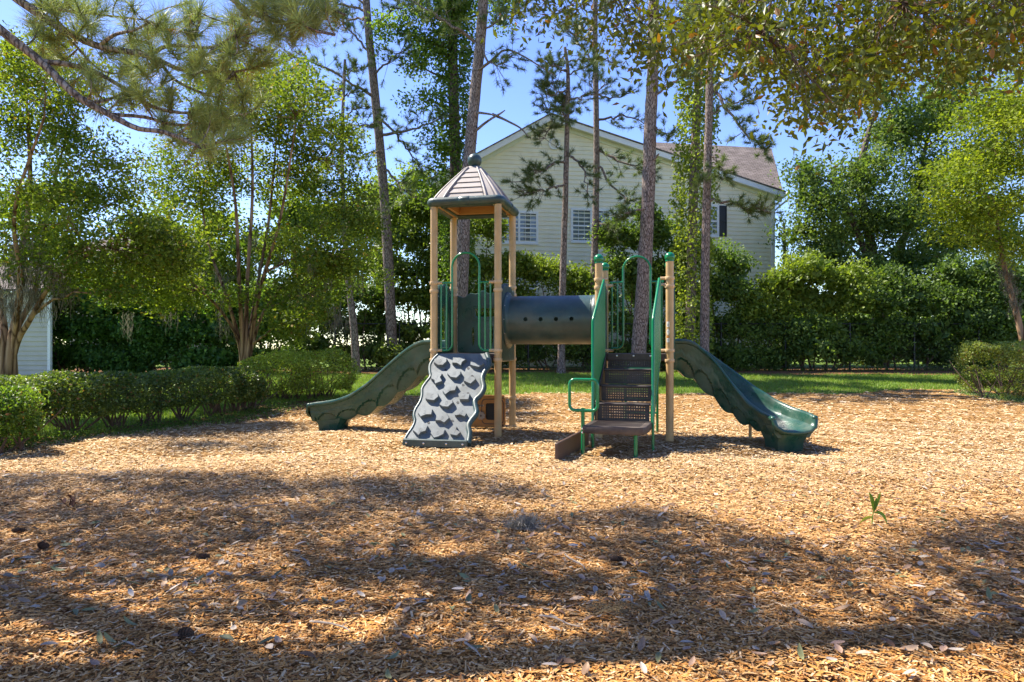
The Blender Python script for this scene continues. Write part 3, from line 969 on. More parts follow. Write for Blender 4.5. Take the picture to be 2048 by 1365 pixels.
p = C[fi] + np.array([T[fi][1] * -1, T[fi][0]]) * .05
MB().add(*tube([(p[0], p[1], -.08), (p[0], p[1], bot[fi] + .10)], .024, 12)).build('support_leg', m_post, rs, smooth=60)

# ---- climbing wall
b_top, b_bot, z_top, z_bot = -.585, -1.74, 1.325, .075
pt, pb = wld(0, b_top, z_top), wld(0, b_bot, z_bot)
sl_ = (pt - pb); sl_ /= np.linalg.norm(sl_)
nrm = np.cross(UU, sl_); nrm /= np.linalg.norm(nrm)
if nrm[2] < 0: nrm = -nrm
def z3(x, y): return (800 + x / 6.204, 690 + y / 6.204)
Lz = [(480, 110), (415, 175), (372, 250), (370, 330), (378, 390), (325, 460), (275, 540), (272, 620), (250, 700), (195, 790), (172, 870), (185, 940), (155, 1020), (95, 1105), (62, 1170), (45, 1222)]
Rz = [(1075, 110), (1105, 190), (1105, 255), (1045, 345), (1020, 430), (1040, 530), (1000, 620), (930, 690), (940, 780), (948, 850), (880, 940), (848, 1010), (862, 1090), (858, 1160), (845, 1230)]
Lp = smooth_path([loc(onplane(*z3(*p), pt, nrm)) for p in Lz], 48)
Rp = smooth_path([loc(onplane(*z3(*p), pt, nrm)) for p in Rz], 48)
nl = np.array([nrm @ UU, nrm @ VV, nrm[2]])
th_ = .055
V = np.concatenate([Lp - nl * th_, Lp, Rp, Rp - nl * th_])
k = 48; i = np.arange(k - 1)
Fq = np.concatenate([np.stack([r * k + i, r * k + i + 1, (r + 1) * k + i + 1, (r + 1) * k + i], -1) for r in range(3)])
Fb = np.stack([3 * k + i, 3 * k + i + 1, i + 1, i], -1)
CW = MB().add(V, [Fq, Fb, np.array([[0, k, 2 * k, 3 * k], [k - 1, 2 * k - 1, 3 * k - 1, 4 * k - 1]])]).build('climbing_wall', m_wall, PLAY, smooth=30)
MB().add(*tube(Lp - nl * .018, .030, 10)).build('wall_edge', m_plas2, CW, smooth=60)
MB().add(*tube(Rp - nl * .010, .042, 12)).build('wall_edge', m_plas2, CW, smooth=60)
# footer with bolts
f0, f1 = Lp[-1], Rp[-1]
ft = MB().add(*beam((f0[0], f0[1] - .02, .045), (f1[0], f1[1] - .02, .045), .06, .115, .012)).build('wall_footer', m_plas2, CW)
bolts(ft, [((f0 + (f1 - f0) * t) * (1, 1, 0) + (0, -.05, .045), (0, -1, 0), .015) for t in (.06, .33, .68, .93)])
hA = [[(372,195),(385,140),(470,130),(585,140),(580,185),(520,240),(440,240)],[(665,205),(680,120),(770,125),(850,98),(888,150),(825,190),(805,250),(740,208)],
 [(952,235),(965,120),(1050,115),(1075,165),(1145,170),(1168,215),(1090,275),(985,250)],[(330,455),(345,370),(450,350),(510,375),(475,435),(510,495),(395,540),(385,480)],
 [(588,375),(620,320),(720,315),(805,345),(800,385),(735,445),(640,430)],[(850,490),(870,390),(930,380),(950,420),(1025,430),(1040,465),(960,540),(890,510)],
 [(513,650),(560,545),(650,550),(745,565),(715,640),(630,650),(555,710)],[(243,768),(270,670),(345,690),(440,690),(455,735),(380,800),(270,785)],
 [(760,695),(820,650),(870,690),(950,700),(925,785),(785,785)]]
hB = [[(618,150),(660,90),(740,75),(830,85),(840,120),(760,190),(670,185)],[(280,285),(300,215),(400,225),(515,230),(500,310),(410,310),(325,345)],
 [(865,315),(920,210),(985,240),(1000,275),(1055,295),(1025,345),(950,310),(880,325)],[(558,405),(600,310),(740,290),(780,365),(700,440),(635,405)],
 [(200,560),(290,510),(370,525),(440,490),(405,570),(330,590),(290,640),(250,600)],[(478,600),(520,545),(600,560),(715,550),(690,620),(600,665),(535,680)],
 [(795,620),(820,510),(900,500),(885,545),(960,590),(900,645),(810,630)]]
digs = '9731863528349061'
HT = .052
for q, h in enumerate(hA + hB):
    x0, y0 = (820, 700) if q < 9 else (800, 790)
    P = np.array([loc(onplane(x0 + x / 7.912, y0 + y / 7.912, pt + nrm * HT, nrm)) for x, y in h])
    c = P.mean(0)
    if np.dot(np.cross(P[1] - P[0], P[2] - P[1]), nl) < 0: pass
    m_ = len(P)
    top2 = c + (P - c) * .93
    base = c + (P - c) * 1.05 - nl * (HT + .006)
    V = np.concatenate([top2 + nl * .002, P - nl * .006, base]); j = np.arange(m_); j2 = (j + 1) % m_
    ho = MB().add(V, [np.arange(m_), np.stack([j, j2, m_ + j2, m_ + j], -1), np.stack([m_ + j, m_ + j2, 2 * m_ + j2, 2 * m_ + j], -1)]).build('climbing_hold', m_wall, CW)
    Vt, Ft = curve_mesh(None, .006, .001, text=digs[q], size=.10)
    sll = np.array([sl_ @ UU, sl_ @ VV, sl_[2]])
    MB().add(c + nl * .001 + Vt[:, :1] * X_ + Vt[:, 1:2] * sll + Vt[:, 2:3] * nl, Ft).build('raised_digit', m_wall, CW)
for x, y in ((565, 312), (847, 293), (783, 500), (843, 605), (717, 717), (355, 968), (651, 945), (897, 390)):
    c = loc(onplane(*z3(x, y), pt, nrm))
    t = np.linspace(0, 2 * math.pi, 14, endpoint=False)
    sll = np.array([sl_ @ UU, sl_ @ VV, sl_[2]])
    P = c + .019 * (np.cos(t)[:, None] * X_ + np.sin(t)[:, None] * sll) + nl * .0025
    hm = MB(); hm.add(np.concatenate([P + nl * .002, c + (P - c) * .75]), [np.stack([np.arange(14), (np.arange(14) + 1) % 14, 14 + (np.arange(14) + 1) % 14, 14 + np.arange(14)], -1), 14 + np.arange(14)])
    hm.build('drain_hole', m_dark, CW)

# ---- activity board under the roofed tower
V, Fs = curve_mesh([np.concatenate([[(-.42, .03), (.38, .03), (.40, .05), (.40, .56), (.38, .58), (-.42, .58)]]), ell(.18, .30, .13, .15, 28, 7), ell(-.17, .40, .20, .022, 20, 8), ell(-.17, .225, .18, .022, 20, 8)], .03, .005)
ab = MB().add(face_frame(V, (0, HS, 0), X_, Z_, -Y_), Fs).build('activity_board', m_orange, PLAY)
MB().add(*box((.18, HS + .012, .30), (.30, .012, .34), .003)).build('mirror_panel', m_dark, ab)
V, Fs = curve_mesh([ell(.18, .30, .20, .22, 32, 6), ell(.18, .30, .19, .21, 32, 6)], .036, .003)
MB().add(face_frame(V, (0, HS, 0), X_, Z_, -Y_), Fs).build('board_groove', m_board, ab)
m_knob = M('knob_grey', (.30, .26, .22), rough=.5)
for cx, cz in ((-.16, .39), (-.02, .225)):
    t = np.linspace(0, 2 * math.pi, 48, endpoint=False)
    r_ = .062 + .008 * np.sign(np.sin(t * 8))
    V, Fs = curve_mesh([np.stack([cx + r_ * np.cos(t), cz + r_ * np.sin(t)], -1)], .04, .006)
    g = MB().add(face_frame(V, (0, HS - .03, 0), X_, Z_, -Y_), Fs).build('spinner', m_knob, ab)
    bm_ = MB(); bolt(bm_, (cx, HS - .052, cz), (0, -1, 0), .016); bm_.build('bolt', m_board, g)
for x, z in ((.36, .54), (.36, .07)):
    bm_ = MB(); bolt(bm_, (x, HS - .016, z), (0, -1, 0), .014); bm_.build('bolt', m_dark, ab)

# ---- stairs
STX = RA - .03; SW = .37
SO = np.array([STX, -.6, 0.0]); SROT = math.radians(-5)
stairs = empty('stairs', SO, SROT); stairs.parent = PLAY
treads = [(1.10, -.60, -.90), (.87, -.88, -1.17), (.635, -1.15, -1.47)]       # z, back b, front b
def perf_plate(name, c0, xdir, ydir, w, h, nx, ny, mar):
    """flat plate with a grid of holes"""
    outl = [(-w / 2, -h / 2), (w / 2, -h / 2), (w / 2, h / 2), (-w / 2, h / 2)]
    holes = []
    for ix in range(nx):
        for iy in range(ny):
            x = -w / 2 + mar + (w - 2 * mar) * ix / (nx - 1); y = -h / 2 + .045 + (h - .09) * iy / (ny - 1)
            holes.append(ell(x, y, .0068, .0068, 6))
    V, Fs = curve_mesh([outl] + holes, .008, .0005)
    nd = np.cross(xdir, ydir)
    return MB().add(face_frame(V, c0, xdir, ydir, nd), Fs).build(name, m_brown, stairs, SO)
levels = [1.315, 1.10, .87, .635, .385]
fr = [-.60, -.88, -1.15, -1.45, -2.26]
for q in range(4):
    zt, zb_ = levels[q], levels[q + 1]
    b = fr[q] + .012
    perf_plate('riser', (STX, b, (zt + zb_) / 2), X_, Z_, 2 * SW - .02, zt - zb_ - .01, 18, 5, .07)
    if q:
        tr = MB().add(*box((STX, (fr[q] + fr[q - 1]) / 2 + .006, zt - .016), (2 * SW, abs(fr[q] - fr[q - 1]) + .03, .030), .008)).build('tread', m_brown, stairs, SO)
hd = MB().add(*box((STX, -.585, 1.27), (2 * SW, .03, .10), .006)).build('stair_header', m_brown, stairs, SO)
bolts(hd, [((x, -.004, 1.285), (0, -1, 0), .016) for x in (-.22, .03, .28)])
# bottom landing: deeper tread with rounded front corners and skirt, ribbed top
lo = np.array([(-SW - .03, -1.46), (SW + .02, -1.46), (SW + .02, -2.16), (SW - .01, -2.23), (SW - .08, -2.26), (-SW + .02, -2.26), (-SW - .03, -2.23)])
V, Fs = curve_mesh([lo], .10, .012)
ld = MB().add(V + np.array([STX, 0, .345]), Fs).build('landing', m_brown, stairs, SO, smooth=30)
rb = MB()
for x in np.linspace(-SW + .05, SW - .06, 26):
    rb.add(*box((STX + x, -1.84, .398), (.008, .70, .008), .002))
rb.build('grip_rib', m_brown, ld, SO)
# stringers
for s in (-1, 1):
    x = STX + s * (SW + .008)
    P = [(x, -.60, 1.315), (x, -.60, 1.02), (x, -1.32, .33), (x, -1.50, .33), (x, -1.50, .62)]
    MB().add(*prism(P, (s * .014, 0, 0))).build('stringer', m_brown, stairs, SO)
# hand rail panels with close balusters
for s in (-1, 1):
    x = STX + s * (SW + .045)
    topb, topz, frb, frz = -.62, 2.43, -1.52, 1.80
    P = [(x, topb, 1.2), (x, topb, topz - .03), (x, topb - .03, topz), (x, frb + .05, frz + .03), (x, frb, frz - .03), (x, frb, -.10)]
    root = MB().add(*tube(P, .021, 10)).build('stair_rail', m_rail, PLAY, SO, smooth=60)
    root.location = SO; root.rotation_euler = (0, 0, SROT)
    for t in np.linspace(.05, .95, 15):
        b = topb + (frb - topb) * t; zt = topz + (frz - topz) * t; zb_ = 1.22 + (.42 - 1.22) * t
        MB().add(*tube([(x, b, zb_), (x, b, zt)], .0125, 8)).build('baluster', m_rail, root, SO, smooth=60)
    MB().add(*tube([(x, topb, 1.22), (x, frb, .42)], .018, 8)).build('bottom_rail', m_rail, root, SO, smooth=60)
# front legs, grab loop
for x in (STX - SW - .045, STX + SW - .10):
    MB().add(*tube([(x, -2.20, -.10), (x, -2.20, .33 if x > STX else .62)], .025, 12)).build('stair_leg', m_rail, stairs, SO, smooth=60)
gx, gb, gzc = STX - SW - .045, -2.20, .79
lp = rsq(.195, .07, 6)
gl = MB().add(*ring(np.stack([gx + .01 + lp[:, 0] * .95, np.full(len(lp), gb - .01), gzc + lp[:, 1] * 1.03], -1), .021, 10)).build('grab_loop', m_rail, stairs, SO, smooth=60)
bolts(gl, [((gx - SO[0], gb - .026 - SO[1], z), (0, -1, 0), .013) for z in (.30, .35)])
# slanting kick board beside the landing
p0, p1 = loc(np.array([.545, 8.62, .105])), loc(np.array([1.075, 9.95, .15]))
kb = MB().add(*beam(p0, p1, .04, .25, .008)).build('side_board', m_board, PLAY)
# rung ladder behind
lad = None
for x in (RA + .33, RA - .20):
    o = MB().add(*tube([(x, .86, -.1), (x, .86, 1.10), (x, .78, 1.25), (x, .58, 1.30)], .023, 10)).build('ladder_rail', m_rail, PLAY, smooth=60)
    lad = lad or o
for z in (.30, .55, .80, 1.05):
    MB().add(*tube([(RA + .33, .86, z), (RA - .20, .86, z)], .017, 8)).build('rung', m_rail, lad, smooth=60)
# ------------------------------------------------------------------ buildings
m_side = M('cream_siding', (.82, .775, .58), rough=.6, var=.05, scale=2.5, bump=.05, bscale=60, spec=.3)
m_side2 = M('grey_siding', (.50, .47, .39), rough=.6, var=.06, scale=2.5, bump=.05, bscale=60, spec=.3)
m_side3 = M('pink_siding', (.52, .42, .38), rough=.6, var=.05, scale=2.5, spec=.3)
m_trim = M('white_trim', (.76, .78, .76), rough=.5, var=.04, scale=4)
m_soff = M('soffit_paint', (.68, .72, .60), rough=.6, var=.05, scale=4)
m_shut = M('shutter_paint', (.018, .020, .026), rough=.45, var=.1, scale=8)
m_blind = M('blind_slat', (.62, .64, .62), rough=.6, var=.05)
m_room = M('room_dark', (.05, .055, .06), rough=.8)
m_gut = M('gutter_paint', (.62, .62, .58), rough=.45, var=.06)
def glassmat():
    m = bpy.data.materials.new('window_glass'); m.use_nodes = True
    n, L = m.node_tree.nodes, m.node_tree.links
    n.remove(n['Principled BSDF'])
    g = n.new('ShaderNodeBsdfGlossy'); g.inputs['Roughness'].default_value = .03; g.inputs['Color'].default_value = (.9, .95, 1, 1)
    t = n.new('ShaderNodeBsdfTransparent'); t.inputs['Color'].default_value = (.62, .68, .68, 1)
    f = n.new('ShaderNodeFresnel'); f.inputs['IOR'].default_value = 1.7
    nz = n.new('ShaderNodeTexNoise'); nz.inputs['Scale'].default_value = .9
    bp = n.new('ShaderNodeBump'); bp.inputs['Strength'].default_value = .02
    L.new(nz.outputs['Fac'], bp.inputs['Height']); L.new(bp.outputs[0], g.inputs['Normal'])
    ms = n.new('ShaderNodeMixShader'); L.new(f.outputs[0], ms.inputs[0]); L.new(t.outputs[0], ms.inputs[1]); L.new(g.outputs[0], ms.inputs[2])
    L.new(ms.outputs[0], n['Material Output'].inputs['Surface'])
    return m
m_glass = glassmat()
def shinglemat(name, c1, c2, rot):
    m = bpy.data.materials.new(name); m.use_nodes = True
    n, L = m.node_tree.nodes, m.node_tree.links
    b = n['Principled BSDF']; b.inputs['Roughness'].default_value = .9; b.inputs['Specular IOR Level'].default_value = .2
    tc = n.new('ShaderNodeTexCoord'); mp = n.new('ShaderNodeMapping'); mp.inputs['Rotation'].default_value = rot
    L.new(tc.outputs['Object'], mp.inputs['Vector'])
    br = n.new('ShaderNodeTexBrick'); br.inputs['Scale'].default_value = 1.0
    br.inputs['Brick Width'].default_value = .32; br.inputs['Row Height'].default_value = .14; br.inputs['Mortar Size'].default_value = .012
    br.inputs['Color1'].default_value = (*c1, 1); br.inputs['Color2'].default_value = (*c2, 1); br.inputs['Mortar'].default_value = (*(np.array(c1) * .35), 1)
    L.new(mp.outputs[0], br.inputs['Vector'])
    nz = n.new('ShaderNodeTexNoise'); nz.inputs['Scale'].default_value = 2.0; nz.inputs['Detail'].default_value = 6
    L.new(tc.outputs['Object'], nz.inputs['Vector'])
    mx = n.new('ShaderNodeMixRGB'); mx.blend_type = 'OVERLAY'; mx.inputs[0].default_value = .5
    L.new(br.outputs['Color'], mx.inputs[1]); L.new(nz.outputs['Fac'], mx.inputs[2]); L.new(mx.outputs[0], b.inputs['Base Color'])
    bp = n.new('ShaderNodeBump'); bp.inputs['Strength'].default_value = .6; bp.inputs['Distance'].default_value = .03
    L.new(br.outputs['Fac'], bp.inputs['Height']); bp.invert = True; L.new(bp.outputs[0], b.inputs['Normal'])
    return m
m_shin = shinglemat('brown_shingle', (.17, .138, .115), (.25, .205, .175), (math.radians(-36), 0, 0))

class Wall:
    """a wall plane Y = Y0 + k X in the picture; s runs along it, z up, out points at the camera"""
    def __init__(s, Y0, k):
        s.ex = np.array([1, k, 0]) / math.hypot(1, k); s.out = np.array([k, -1, 0]) / math.hypot(1, k)
        s.p0 = np.array([0, Y0, 0.0])
    def px(s, px, py):
        w_ = onplane(px, py, s.p0, s.out)
        return (w_ - s.p0) @ s.ex, w_[2]
    def P(s, a, z, o=0.0):
        return s.p0 + s.ex * a + s.out * o + np.array([0, 0, z])

def boards(W, root, org, z0, z1, step, sl, sr, mat):
    z = z0
    while z < z1 - .02:
        zt = min(z + step, z1)
        a0, a1, b0, b1 = sl(z), sr(z), sl(zt), sr(zt)
        if a1 - a0 < .15: break
        b1 = max(b1, b0 + .02)
        V = [W.P(a0, z, .034), W.P(a1, z, .034), W.P(b1, zt + .012, .004), W.P(b0, zt + .012, .004),
             W.P(a0, z, -.01), W.P(a1, z, -.01), W.P(b1, zt + .012, -.01), W.P(b0, zt + .012, -.01)]
        MB().add(V, np.array([[0, 1, 2, 3], [0, 4, 5, 1], [1, 5, 6, 2], [2, 6, 7, 3], [3, 7, 4, 0]])).build('siding_board', mat, root, org)
        z += step

def window(W, root, org, x0, y0, x1, y1, units=2, blind=True, trim=.10):
    a0, zt = W.px(x0, y0); a1, _ = W.px(x1, y0); _, zb = W.px(x0, y1)
    fr = MB()
    for p, q in (((a0, zt - trim / 2), (a1, zt - trim / 2)), ((a0, zb + trim / 2), (a1, zb + trim / 2))):
        fr.add(*beam(W.P(*p, .045), W.P(*q, .045), .09, trim, .008))
    for a in (a0 + trim / 2, a1 - trim / 2):
        fr.add(*beam(W.P(a, zb + trim + .001, .044), W.P(a, zt - trim - .001, .044), trim, .085, .008, up=W.out))
    win = fr.build('window', m_trim, root, org)
    wd = (a1 - a0 - 2 * trim) / units
    for u in range(units):
        c0 = a0 + trim + u * wd; c1 = c0 + wd
        if u: MB().add(*beam(W.P(c0, zb + trim + .002, .046), W.P(c0, zt - trim - .002, .046), .09, .08, .006, up=W.out)).build('mullion', m_trim, win, org)
        i0, i1 = c0 + (.045 if u else 0), c1 - (.045 if u < units - 1 else 0)
        zm = (zt + zb) / 2
        MB().add(*beam(W.P(i0, zm, .036), W.P(i1, zm, .036), .05, .055, .004)).build('meeting_rail', m_trim, win, org)
        for za, zc in ((zb + trim, zm), (zm, zt - trim)):
            MB().add(*beam(W.P(i0, za + .02, .034), W.P(i1, za + .02, .034), .035, .04, .004)).build('sash', m_trim, win, org)
            V = [W.P(i0, za, .028), W.P(i1, za, .028), W.P(i1, zc, .028), W.P(i0, zc, .028)]
            MB().add(V, np.array([[0, 1, 2, 3]])).build('pane', m_glass, win, org)
            for t in (1 / 3, 2 / 3):
                a = i0 + (i1 - i0) * t
                MB().add(*beam(W.P(a, za, .031), W.P(a, zc, .031), .018, .01, .002, up=W.out)).build('muntin', m_trim, win, org)
            z = (za + zc) / 2
            MB().add(*beam(W.P(i0, z, .0312), W.P(i1, z, .0312), .01, .018, .002)).build('muntin', m_trim, win, org)
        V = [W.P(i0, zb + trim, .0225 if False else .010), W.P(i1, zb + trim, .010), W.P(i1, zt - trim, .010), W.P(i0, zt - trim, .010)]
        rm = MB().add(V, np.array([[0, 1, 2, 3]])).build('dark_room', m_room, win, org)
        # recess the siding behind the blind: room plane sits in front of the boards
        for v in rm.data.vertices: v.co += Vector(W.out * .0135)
        bl = MB(); z = zb + trim + .02
        while z < zt - trim - .02:
            bl.add(*beam(W.P(i0 + .01, z, .0262), W.P(i1 - .01, z, .0262), .003, .020, .001)); z += .042
        bl.build('blind', m_blind, win, org, kind='stuff')
    return win

HW = Wall(31.0, .17)
c_r, z_eave = HW.px(1546, 396)
c_l, _ = HW.px(872, 360)
ap_s, ap_z = HW.px(1098, 248)
lr_s, lr_z = HW.px(954, 326); rr_s, rr_z = HW.px(1450, 362)
kl = (ap_z - lr_z) / (ap_s - lr_s); kr = (ap_z - z_eave) / (c_r - ap_s)
horg = HW.P(c_l, .5)
house = empty('apartment_building', horg, 0, 'cream clapboard gabled apartment building behind the pine trees', 'building')
def s_left(z): return max(c_l, ap_s - (ap_z - z) / kl)
def s_right(z): return min(c_r, ap_s + (ap_z - z) / kr)
boards(HW, house, horg, .62, ap_z - .02, .19, s_left, s_right, m_side)
# solid core behind the boards
P = [HW.P(c_l, .4, -.02), HW.P(c_r, .4, -.02), HW.P(c_r, z_eave, -.02), HW.P(ap_s, ap_z, -.02), HW.P(c_l, ap_z - (ap_s - c_l) * kl, -.02)]
MB().add(*prism(P, -HW.out * 6.0)).build('wall', m_side, house, horg)
MB().add(*beam(HW.P(c_r - .02, .4, .03), HW.P(c_r - .02, z_eave + .1, .03), .16, .12, .008, up=HW.out)).build('corner_trim', m_trim, house, horg)
# rake boards, soffits and roof slabs
zl_end = ap_z - (ap_s - c_l) * kl
for (s0, z0, s1, z1) in ((c_l - .4, zl_end - .4 * kl, ap_s, ap_z), (c_r + .42, z_eave - .42 * kr, ap_s, ap_z)):
    up = np.array([0, 0, 1.0])
    A, B = HW.P(s0, z0 + .17, .36), HW.P(s1, z1 + .17, .36)
    MB().add(*beam(A, B, .05, .24, .006)).build('rake_board', m_trim, house, horg)
    V = [HW.P(s0, z0 + .06, .335), HW.P(s1, z1 + .06, .335), HW.P(s1, z1 + .06, .0), HW.P(s0, z0 + .06, .0)]
    MB().add(*prism(V, (0, 0, .04))).build('soffit', m_soff, house, horg)
    MB().add(*beam(HW.P(s0, z0 - .02, .05), HW.P(s1, z1 - .02, .05), .05, .16, .005)).build('frieze_board', m_soff, house, horg)
    V = [HW.P(s0, z0 + .30, .42), HW.P(s1, z1 + .30, .42), HW.P(s1, z1 + .30, -6), HW.P(s0, z0 + .30, -6)]
    MB().add(*prism(V, (0, 0, .06))).build('roof', m_shin, house, horg)
# hipped main roof showing to the right
def at_out(px, py, o):
    return onplane(px, py, HW.P(0, 0, o), HW.out)
R = [at_out(1568, 390, -1.0), at_out(1543, 297, -6.2), at_out(1300, 311, -6.2), at_out(1240, 330, -1.0)]
R[3][2] = R[0][2]; R[2][2] = R[1][2]
MB().add(*prism(R, (0, .08, -.10))).build('roof', m_shin, house, horg)
Rb = [R[0], R[0] - HW.out * 10, R[1] - HW.out * .3]
MB().add(*prism(Rb, (-.05, 0, -.08))).build('roof', m_shin, house, horg)
g0 = at_out(1566, 391, -.2)
gt = MB().add(*beam(g0 + HW.out * .55, g0 - HW.out * 8, .13, .12, .02)).build('gutter', m_gut, house, horg)
gp = g0 + HW.out * .35
MB().add(*tube(smooth_path([gp + (.05, 0, -.05), gp + (.06, 0, -.28), gp + (-.14, 0, -.42), HW.P(c_r + .06, z_eave - .62, .05), HW.P(c_r + .06, z_eave - .75, .05)], 14), .045, 8)).build('downspout', m_gut, gt, horg, smooth=60)
window(HW, house, horg, 999, 422, 1076, 489)
window(HW, house, horg, 1141, 417, 1222, 487)
window(HW, house, horg, 1400, 410, 1437, 475, units=1)
window(HW, house, horg, 1141, 541, 1222, 611)
window(HW, house, horg, 999, 544, 1076, 612)
a0, zt = HW.px(1437.5, 412); a1, zb = HW.px(1452.5, 474)
sh = MB().add(*beam(HW.P(a0 + .03, zb, .05), HW.P(a0 + .03, zt, .05), .06, .05, .005, up=HW.out)).add(*beam(HW.P(a1 - .03, zb, .05), HW.P(a1 - .03, zt, .05), .06, .05, .005, up=HW.out))
for z in (zb + .04, (zb + zt) / 2, zt - .04): sh.add(*beam(HW.P(a0 + .061, z, .05), HW.P(a1 - .061, z, .05), .05, .08, .004))
sh = sh.build('shutter', m_shut, house, horg)
for za, zc in ((zb + .08, (zb + zt) / 2 - .04), ((zb + zt) / 2 + .04, zt - .08)):
    MB().add(*beam(HW.P((a0 + a1) / 2, za, .035), HW.P((a0 + a1) / 2, zc, .035), a1 - a0 - .122, .02, .002, up=HW.out)).build('shutter_panel', m_shut, sh, horg)
# gable vent
a0, zt = HW.px(1098, 279); a1, zb = HW.px(1118, 299)
cv = np.array([(a0 + a1) / 2, (zt + zb) / 2]); rv = (a1 - a0) / 2
t = np.linspace(0, 2 * math.pi, 24, endpoint=False)
gv = MB().add(*ring(np.array([HW.P(cv[0] + rv * math.cos(q), cv[1] + rv * math.sin(q), .04) for q in t]), .05, 8)).build('gable_vent', m_trim, house, horg, smooth=60)
for q in np.linspace(-.8, .8, 7):
    hw_ = rv * math.sqrt(1 - q * q) * .98
    MB().add(*beam(HW.P(cv[0] - hw_, cv[1] + rv * q, .035), HW.P(cv[0] + hw_, cv[1] + rv * q, .035), .03, .02, .002)).build('louvre', m_trim, gv, horg)
# grey siding garage behind the left tree
GW = Wall(21.5, -.06)
g_r, _ = GW.px(101, 700)
gorg = GW.P(g_r - 3, .3)
gar = empty('garage', gorg, 0, 'grey clapboard outbuilding corner behind the far left tree trunk', 'building')
boards(GW, gar, gorg, .25, 3.1, .153, lambda z: g_r - 7, lambda z: g_r, m_side2)
MB().add(*prism([GW.P(g_r - 7, .2, -.02), GW.P(g_r, .2, -.02), GW.P(g_r, 3.2, -.02), GW.P(g_r - 7, 3.2, -.02)], (-2.4, 3, 0))).build('wall', m_side2, gar, gorg)
MB().add(*beam(GW.P(g_r, .2, .03), GW.P(g_r, 3.2, .03), .10, .10, .006, up=GW.out)).build('corner_trim', m_trim, gar, gorg)
MB().add(*prism([GW.P(g_r - 7.3, 3.2, .3), GW.P(g_r + .3, 3.2, .3), GW.P(g_r + .3, 4.3, -1.6), GW.P(g_r - 7.3, 4.3, -1.6)], (0, 0, .08))).build('roof', m_shin, gar, gorg)

# far pinkish house seen through the left trees
FW = Wall(44.0, .12)
f_l, f_z = FW.px(140, 500); f_r, _ = FW.px(372, 500)
_, zt = FW.px(300, 505)
forg = FW.P(f_l, .5)
fh = empty('house', forg, 0, 'pinkish house with hip roof glimpsed through the left trees', 'building')
boards(FW, fh, forg, 3.5, zt, .22, lambda z: f_l, lambda z: f_r, m_side3)
MB().add(*prism([FW.P(f_l, .4, -.02), FW.P(f_r, .4, -.02), FW.P(f_r, zt, -.02), FW.P(f_l, zt, -.02)], -FW.out * 8)).build('wall', m_side3, fh, forg)
rd = zt + 1.9
MB().add(*prism([FW.P(f_l - .4, zt, .4), FW.P(f_r + .4, zt, .4), FW.P(f_r - 2.5, rd, -3.5), FW.P(f_l + 2.5, rd, -3.5)], (0, .05, -.12))).build('roof', m_shin, fh, forg)
MB().add(*prism([FW.P(f_r + .4, zt, .4), FW.P(f_r + .4, zt, -8), FW.P(f_r - 2.5, rd, -3.5)], (0, .05, -.12))).build('roof', m_shin, fh, forg)
window(FW, fh, forg, 262, 535, 302, 580)
window(FW, fh, forg, 190, 535, 230, 580)

# ------------------------------------------------------------------ fence
m_fence = M('black_fence', (.012, .013, .016), rough=.45, var=.15)
FY = 26.1
fence = empty('fence', (0, FY, gz(FY)), 0, 'low black metal fence overgrown with vines at the back', 'fence')
fo = (0, FY, float(gz(FY)))
xs_ = np.arange(-21, 25, 2.4)
for x in xs_:
    MB().add(*lathe((x, FY, .5), [(.035, 0), (.035, 1.83), (.03, 1.86), (0.002, 1.875)], 10)).build('fence_post', m_fence, fence, fo, smooth=50)
for x0, x1 in zip(xs_[:-1], xs_[1:]):
    MB().add(*tube([(x0, FY, 2.31), (x1, FY, 2.31)], .024, 8)).build('fence_rail', m_fence, fence, fo, smooth=60)
    MB().add(*tube([(x0, FY, .70), (x1, FY, .70)], .012, 6)).build('fence_rail', m_fence, fence, fo, smooth=60)
wire = MB()
for x in np.arange(-21, 24, .30):
    for sx in (-1, 1):
        p0 = np.array([x, FY, .62]); p1 = np.array([x + sx * 1.65, FY, 2.30])
        d = np.array([.0016, 0, .0016 * -sx]); e = np.array([0, .003, 0])
        wire.add([p0 - d, p0 + d, p1 + d, p1 - d], np.array([[0, 1, 2, 3]]))
wire.build('wire_mesh', m_fence, fence, fo, kind='stuff')
# ------------------------------------------------------------------ vegetation
m_pine = barkmat('pine_bark', (.20, .14, .11), (.38, .32, .28), sc=24, stretch=(1, 1, .30), bump=.7)
m_myrtle = barkmat('myrtle_bark', (.26, .15, .08), (.42, .27, .16), sc=7, stretch=(1, 1, .10), bump=.4)
m_oak = barkmat('oak_bark', (.13, .10, .08), (.24, .19, .16), sc=14, stretch=(1, 1, .3))
m_twig = M('twig_bark', (.13, .085, .06), rough=.9, var=.3, scale=12, spec=.1)
m_leaf = leafmat('leaf_green', .5)
m_gloss = leafmat('leaf_glossy', .45, rough=.48, spec=.35)
m_need = leafmat('pine_needle', .35, rough=.45, tint=(1.1, 1.15, .6))
m_moss = leafmat('spanish_moss', .3, rough=.9, tint=(1, 1, .9), spec=.1)

